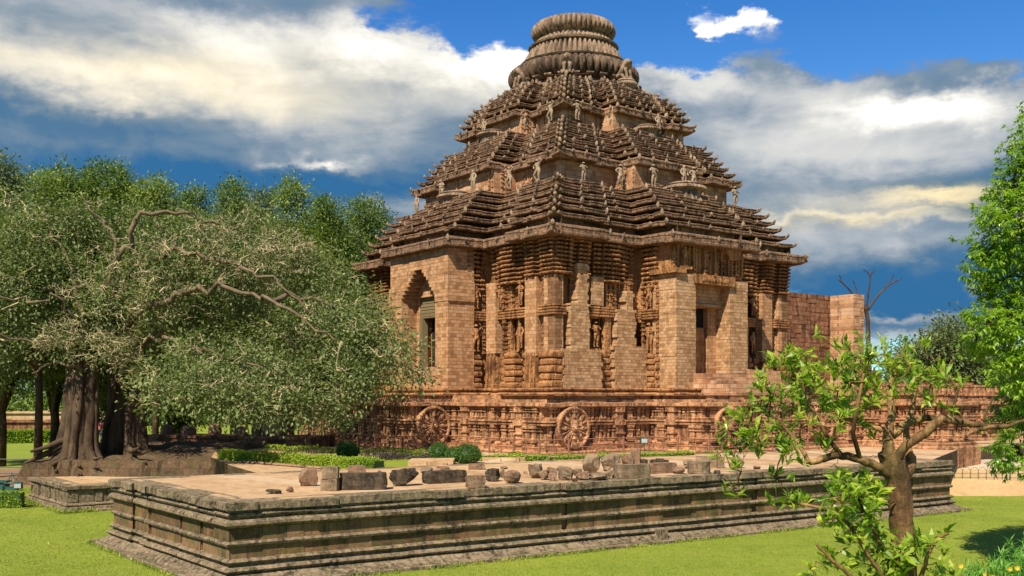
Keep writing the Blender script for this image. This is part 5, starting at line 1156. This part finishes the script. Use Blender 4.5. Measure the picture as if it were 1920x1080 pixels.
# ------------------------------------------------------------ railings
def railing(pts, h, step, mat, label, rails=(.98, .5, .14), pr=.06, rr=.035, z=G0, knobs=True, name='railing', grp=None):
    root = tag(empty(name, (pts[0][0], pts[0][1], z)), label, 'railing', grp); o = np.array(pts[0])
    for i in range(len(pts)-1):
        a = np.array(pts[i])-o; b = np.array(pts[i+1])-o; L = np.linalg.norm(b-a); n = max(1, int(round(L/step)))
        for k in range(n+(i == len(pts)-2)):
            p = a+(b-a)*k/n; m = MB(); m.tube([(p[0], p[1], -.05), (p[0]+rng.uniform(-.02, .02), p[1], h)], pr*(1.3 if k % 2 == 0 else .6), 6)
            if knobs and k % 2 == 0: m.lathe([(.0, h+.10), (.05, h+.05), (.05, h), (.03, h-.02)], c=(p[0], p[1], 0), n=8)
            m.build('post', M[mat], root)
        for q in rails: m = MB(); m.tube([(*a, h*q), (*b, h*q)], rr, 5); m.build('rail', M[mat], root)
f1, f2, f3, f4 = toW(-18.6, 12)[:2], toW(-18.6, -18.2)[:2], toW(-8.9, -18.2)[:2], toW(-8.9, -23.6)[:2]
fa, fb = toW(-18.7, -7.7)[:2], toW(-22.2, -7.7)[:2]; f1 = toW(-22.2, 11)[:2]
railing([f1, fb, fa, f2], 1.05, 1.25, 'rust', 'rusty railing before the left face of the plinth'); railing([f2, f3], 1.05, 1.25, 'rust', 'rusty railing right of the temple corner'); railing([f3, f4, toW(4, -23.6)[:2]], 1.05, 1.25, 'rust', 'rusty railing round the projecting stair block')
railing([gp(-40, 884, -1.6), gp(66, 884, -1.6)], 1.25, 3.2, 'black_metal', 'dark iron railing at the left edge behind the lamp stand', z=-1.9)
railing([(33.0, 76.3), (37.2, 76.8), (46, 84)], 1.35, 1.4, 'black_metal', 'dark iron railing on the pale path by the right tree', z=-.75, knobs=True, rr=.025, pr=.04)
def hoops():
    a = np.array((29.5, 71.6)); b = np.array((50, 71.6)); root = tag(empty('hoop_fence', (a[0], a[1], -1.68)), 'low pale green wire hoop fence along the sandy bank on the right', 'fence'); L = np.linalg.norm(b-a); d = (b-a)/L; n = int(L/.55)
    m = MB()
    for k in range(n):
        p = d*k*.55; pts = [(p[0]+d[0]*.3*math.cos(t)+d[0]*.3, p[1]+d[1]*.3*math.cos(t), .45+.4*math.sin(t)) for t in np.linspace(math.pi, 0, 7)]; pts = [(pts[0][0], pts[0][1], 0)]+pts+[(pts[-1][0], pts[-1][1], 0)]; m.tube(pts, .016, 4, cap=False)
    for zz in (.12, .42): m.tube([(0, 0, zz), (d[0]*L, d[1]*L, zz)], .014, 4)
    m.build('wire', M['green_metal'], root)
    for k in range(0, n, 9): p = d*k*.55; m = MB(); m.tube([(p[0], p[1], -.05), (p[0], p[1], 1.05)], .03, 6); m.build('post', M['green_metal'], root)
hoops()
# floodlight before the temple
def flood(loc, h, label, mat='green_metal', rz=0.0):
    root = tag(empty('floodlight', loc, rz), label, 'floodlight', None); m = MB(); m.tube([(0, 0, 0), (0, 0, h)], .03, 6); m.lathe([(.16, 0), (.16, .05), (.04, .07)], n=12); m.build('stand', M[mat], root)
    m = MB(); m.hexa([(-.22, -.05, h), (.22, -.05, h), (.26, .22, h-.02), (-.26, .22, h-.02), (-.20, -.1, h+.34), (.20, -.1, h+.34), (.24, .2, h+.40), (-.24, .2, h+.40)]); m.build('lamp_housing', M[mat], root)
    m = MB(); m.box((-.18, -.112, h+.05), (.18, -.09, h+.30)); m.build('lamp_glass', M['glass'], root); m = MB(); m.tube([(-.27, .05, h+.18), (-.27, .05, h-.06), (.27, .05, h-.06), (.27, .05, h+.18)], .015, 5); m.build('bracket', M[mat], root)
p = gp(1208, 857); flood((p[0], p[1], G0), .85, 'small floodlight on a thin stand before the plinth, right of the corner')
flood((-28.9, 60.5, -1.9), .55, 'dark green floodlight beside the low platform at the left', rz=.3)
def stand():
    d = 61.5; x0 = W(22, 0, d)[0]; root = tag(empty('bin_stand', (x0, d, LZ)), 'dark green metal stand with two hanging boxes and a pointed top at the left edge', 'stand'); m = MB(); w = .34
    for s in (-1, 1):
        for y in (-.2, .2): m.tube([(s*w, y, 0), (s*w, y, 1.45), (0, 0, 2.0)], .022, 5)
    for z in (.25, .75, 1.45): m.tube([(-w, -.2, z), (w, -.2, z), (w, .2, z), (-w, .2, z), (-w, -.2, z)], .018, 5)
    m.tube([(0, 0, 1.4), (0, 0, 2.1)], .02, 5); m.build('frame', M['green_metal'], root)
    for z in (.32, .86): m = MB(); m.box((-.29, -.22, z), (.29, .18, z+.38), .01); m.box((-.31, -.235, z+.34), (.31, -.21, z+.39)); m.build('box', M['green_metal'], root)
stand()
m = MB(); m.box((-33.0, 61.4, -2.54), (-30.2, 62.2, -1.05), .02); m.box((-33.1, 61.3, -1.06), (-30.1, 62.3, -.98), .01)
for k in range(9): m.box((-32.9+k*.31, 61.37, -2.3), (-32.9+k*.31+.2, 61.41, -1.25))
tag(m.build('electrical_cabinet', M['green_metal']), 'dark slatted green cabinet at the left edge before the banyan', 'cabinet')
# ------------------------------------------------------------ low terrace with stones, far walls, ruined sanctuary
mb = MB(); a, b = np.array((-28.5, 80.0)), np.array((-14.6, 75.5)); L = np.linalg.norm(b-a); d = (b-a)/L; n = np.array((d[1], -d[0])); fr = (tuple(a), tuple(d), tuple(n))
for z0, z1, o in ((-.6, .55, .0), (.55, .68, .12), (.68, .92, .03), (.92, 1.12, .14)):
    t = 0
    while t < L: w = rng.uniform(.9, 1.7); fbox(mb, fr, t, min(t+w-.02, L), -3.5, o+rng.uniform(-.03, .03), z0, z1-.004); t += w
tag(mb.build('low_wall', M['ruin']), 'low reddish stone terrace seen under the banyan branches', 'wall')
for i, (t, r, h, lab) in enumerate([(1.2, .45, .8, 'squat worn stone, leftmost on the low red terrace'), (3.2, .55, .75, 'rounded worn stone second on the low red terrace'), (5.6, .5, .9, 'upright worn stone in the middle of the low red terrace'), (8.0, .5, .7, 'broken worn stone right of the middle on the low red terrace'), (10.9, .95, 1.35, 'large round pinkish boulder like carved stone on the low red terrace'), (9.3, .4, 1.0, 'narrow upright stone left of the large round one')]):
    c0 = a+d*t-n*1.2; m = MB(); m.lathe([(r*.9, 0), (r*1.05, h*.25), (r, h*.6), (r*.75, h*.88), (.03, h)], n=14, rfun=lambda q, s, i=i: 1+.07*np.sin(q*3+i)+.04*np.sin(q*5+i*2)); o = m.build('carved_stone', M['rock_red'], loc=(c0[0], c0[1], 1.12), smooth=True); tag(o, lab, 'stone', 'worn stones along the low red terrace')
def blockwall(name, x0, x1, y0, y1, z0, z1, mat, label, rag=0.0, cat='wall', rows=.42):
    """local to the temple axes: a wall of real courses with a broken top"""
    mb = MB(); z = z0
    seed_ = rng.uniform(0, 50)
    while z < z1:
        zt = min(z+rows, z1); t = x0
        while t < x1-.01:
            w = min(rng.uniform(.9, 1.6), x1-t); top = z > z1-.25-2.2*rag*(.5+noise.noise(Vector((t*.35+seed_, seed_, 0))))-rows
            if not top: 
                j = rng.uniform(-.03, .03); P = [toW(t, y0+j, z), toW(t+w-.01, y0+j, z), toW(t+w-.01, y1, z), toW(t, y1, z)]; P += [(p[0], p[1], zt-.006) for p in P]; mb.hexa(P)
            t += w
        z = zt
    return tag(mb.build(name, M[mat]), label, cat)
blockwall('ruined_wall', 13.5, 26.2, -8, -4, 2.5, 14.6, 'ruin', 'tall dark red ruined wall rising behind the right side of the temple', .12)
blockwall('ruined_wall', 26.0, 27.7, -10.6, 2, 2.5, 14.4, 'recess', 'tall sunlit square buttress at the end of the ruined wall', .15)
blockwall('ruined_wall', 27.7, 33, -9, 2, 2.5, 8.2, 'ruin', 'broken lower block right of the sunlit buttress', .5)
blockwall('ruined_wall', 30, 38, -16, -6, 2.5, 6.2, 'ruin', 'low rubble block above the far right part of the plinth', .6)
blockwall('parapet_wall', 14, 33.5, -20.8, -19.9, 4.1, 5.25, 'plinth', 'pinkish carved parapet on the right part of the plinth', .12)
m = MB(); fr1 = FR[1]
for k in range(26): t = 14.2+k*.75; stackp(m, fr1, t, t+.38, 20.98, 20.7, [(4.15, 0), (4.3, 0), (4.32, .05), (4.9, .05), (4.92, 0), (5.1, 0)], .01)
o = m.build('pilaster_row', M['plinth'], None); o.location = (TC[0], TC[1], 0); o.rotation_euler = (0, 0, TH)
pw = bpy.data.objects['parapet_wall']; o.parent = pw
for z1, dd, x0, x1, lab in ((1.3, 200, -150, -78, 'far long stone wall at the left edge, upper pale one'), (.1, 178, -130, -70, 'far long dark stone wall at the left edge, lower one')):
    m = MB(); t = x0
    while t < x1: w = rng.uniform(2, 5); m.box((t, dd, LZ-.1), (t+w-.03, dd+2, z1+rng.uniform(-.15, .1))); m.box((t, dd-.4, z1-.4), (t+w-.03, dd-.01, z1-.15)); t += w
    tag(m.build('boundary_wall', M['ruin' if dd < 190 else 'pave']), lab, 'wall')
# bare tree above the ruin
def bare_tree():
    d = 112; b = W(1628, 745, d); root = tag(empty('bare_tree', tuple(b)), 'leafless slender tree above the ruined wall against dark clouds', 'tree'); X = lambda px, py, dd=0: W(px, py, d+dd)-b; m = MB(); nodes = []
    for L, r in (([(1630, 760), (1628, 660), (1627, 600), (1621, 575)], (.26, .20)), ([(1622, 578), (1605, 560), (1590, 540), (1572, 524)], (.15, .07)), ([(1621, 575), (1610, 553), (1602, 530)], (.12, .05)), ([(1624, 580), (1629, 545), (1634, 508)], (.14, .05)), ([(1627, 582), (1645, 556), (1668, 534), (1690, 523)], (.15, .06)), ([(1632, 520), (1626, 510), (1618, 505)], (.06, .04)), ([(1633, 515), (1642, 506)], (.06, .04)), ([(1668, 534), (1672, 522), (1676, 513)], (.07, .04)), ([(1580, 531), (1576, 520), (1573, 515)], (.06, .04)), ([(1602, 532), (1598, 522)], (.05, .03)), ([(1655, 545), (1662, 532)], (.05, .03))):
        P = smooth_line([X(*q, rng.uniform(-.5, .5) if i else 0) for i, q in enumerate(L)], 3); m.tube(P, np.linspace(r[0], r[1], len(P)), 6, wob=.08); nodes += list(P[3:])
    m.build('trunk', M['bark'], root, smooth=True)
bare_tree()
# a visitor half hidden between the banyan trunks
def visitor():
    x, y, z = W(186, 0, 72.6)[0], 72.6, .45+.35; me = body_mesh('person_body', M['skin'], 1); o = bpy.data.objects.new('person', me); COL.objects.link(o); o.location = (x, y, z); o.rotation_euler = (0, 0, .4); o.scale = (1, 1, 1)
    tag(o, 'person in a pink top and grey trousers standing between the banyan trunks', 'person')
    m = MB(); m.lathe([(.20, .88), (.19, 1.05), (.215, 1.25), (.19, 1.38), (.075, 1.44)], n=16); m.tube([(.17, 0, 1.37), (.30, -.03, 1.16)], [.09, .075], 8); m.tube([(-.17, 0, 1.37), (-.30, -.03, 1.16)], [.09, .075], 8); m.build('shirt', M['pink_cloth'], o, smooth=True)
    m = MB(); m.tube([(.10, 0, .95), (.15, -.03, .47), (.12, .02, .10)], [.145, .11, .085], 10); m.tube([(-.06, 0, .95), (-.11, -.03, .47), (-.11, .02, .10)], [.145, .11, .085], 10); m.build('trousers', M['grey_cloth'], o, smooth=True)
    m = MB(); m.lathe([(.13, 1.56), (.135, 1.62), (.10, 1.70), (.02, 1.735)], c=(0, .01, 0), n=12); m.build('hair', M['hair'], o, smooth=True)
visitor()

# ------------------------------------------------------------ grass and litter
def inside(px, py, poly):
    c = np.zeros(len(px), bool); n = len(poly)
    for i in range(n):
        x0, y0 = poly[i]; x1, y1 = poly[(i+1) % n]; h = ((y0 > py) != (y1 > py)); c ^= h & (px < (x1-x0)*(py-y0)/(y1-y0+1e-9)+x0)
    return c
def grow_grass():
    def off(poly, o):
        E = list(edges(poly)); return [tuple(E[i][0]+(E[i-1][3]+E[i][3])*o) for i in range(len(E))]
    pb = off(PP, .88); eb = off(EP, .38); N = 110000; y = 34+rng.random(N)**1.3*34; x = (rng.random(N)*2-1)*y*.52
    k = ~(inside(x, y, pb) | inside(x, y, eb)); x, y = x[k], y[k]; C = [np.stack([x, y, np.full(len(x), LZ-.01)], 1)]; H = [rng.uniform(.03, .07, len(x))]
    for poly, o in ((pb, .03), (eb, .04)):            # longer tufts against the stone
        for i, (a, b, d, n, L) in enumerate(edges(poly)):
            if i in (1, 2): continue
            m = int(L*(55 if poly is pb else 190)); t = rng.uniform(0, L, m); keep = np.array([noise.noise(Vector((q*.6, i*5.0, 0))) > -.15 for q in t]); t = t[keep]; r = np.abs(rng.normal(size=len(t)))*.10+o
            C.append(np.stack([a[0]+d[0]*t+n[0]*r, a[1]+d[1]*t+n[1]*r, np.full(len(t), LZ-.01)], 1)); H.append(rng.uniform(.08, .24 if poly is pb else .34, len(t)))
    C = np.concatenate(C); H = np.concatenate(H); n = len(C); D = rng.normal(size=(n, 3))*.35+np.array((0, 0, 1.0)); f = np.array([noise.noise(Vector((c[0]*.5, c[1]*.5, 3)))+1.1*max(0, noise.noise(Vector((c[0]*.13, c[1]*.2, 9)))) for c in C])
    tag(leaf_mesh('lawn_grass', C, D, unit(n), H, .035, M['grass'], None, np.clip(.45+f*.7+rng.normal(size=n)*.13, 0, 1), bend=.2), 'short green grass blades covering the near lawn', 'grass', kind='stuff')
    n = 420; y = 40+rng.random(n)*24; x = np.where(rng.random(n) < .7, rng.uniform(-.5, -.30, n)*y, rng.uniform(0, .5, n)*y); k = ~(inside(x, y, pb) | inside(x, y, eb)); x, y = x[k], y[k]; n = len(x)
    tag(leaf_mesh('fallen_leaves', np.stack([x, y, np.full(n, LZ+.07)], 1), unit(n)*np.array((1, 1, .2)), np.tile((0., .2, 1.), (n, 1)), rng.uniform(.08, .16, n), .08, M['dry'], None), 'dry yellow leaves fallen on the lawn', 'leaves', kind='stuff')
grow_grass()
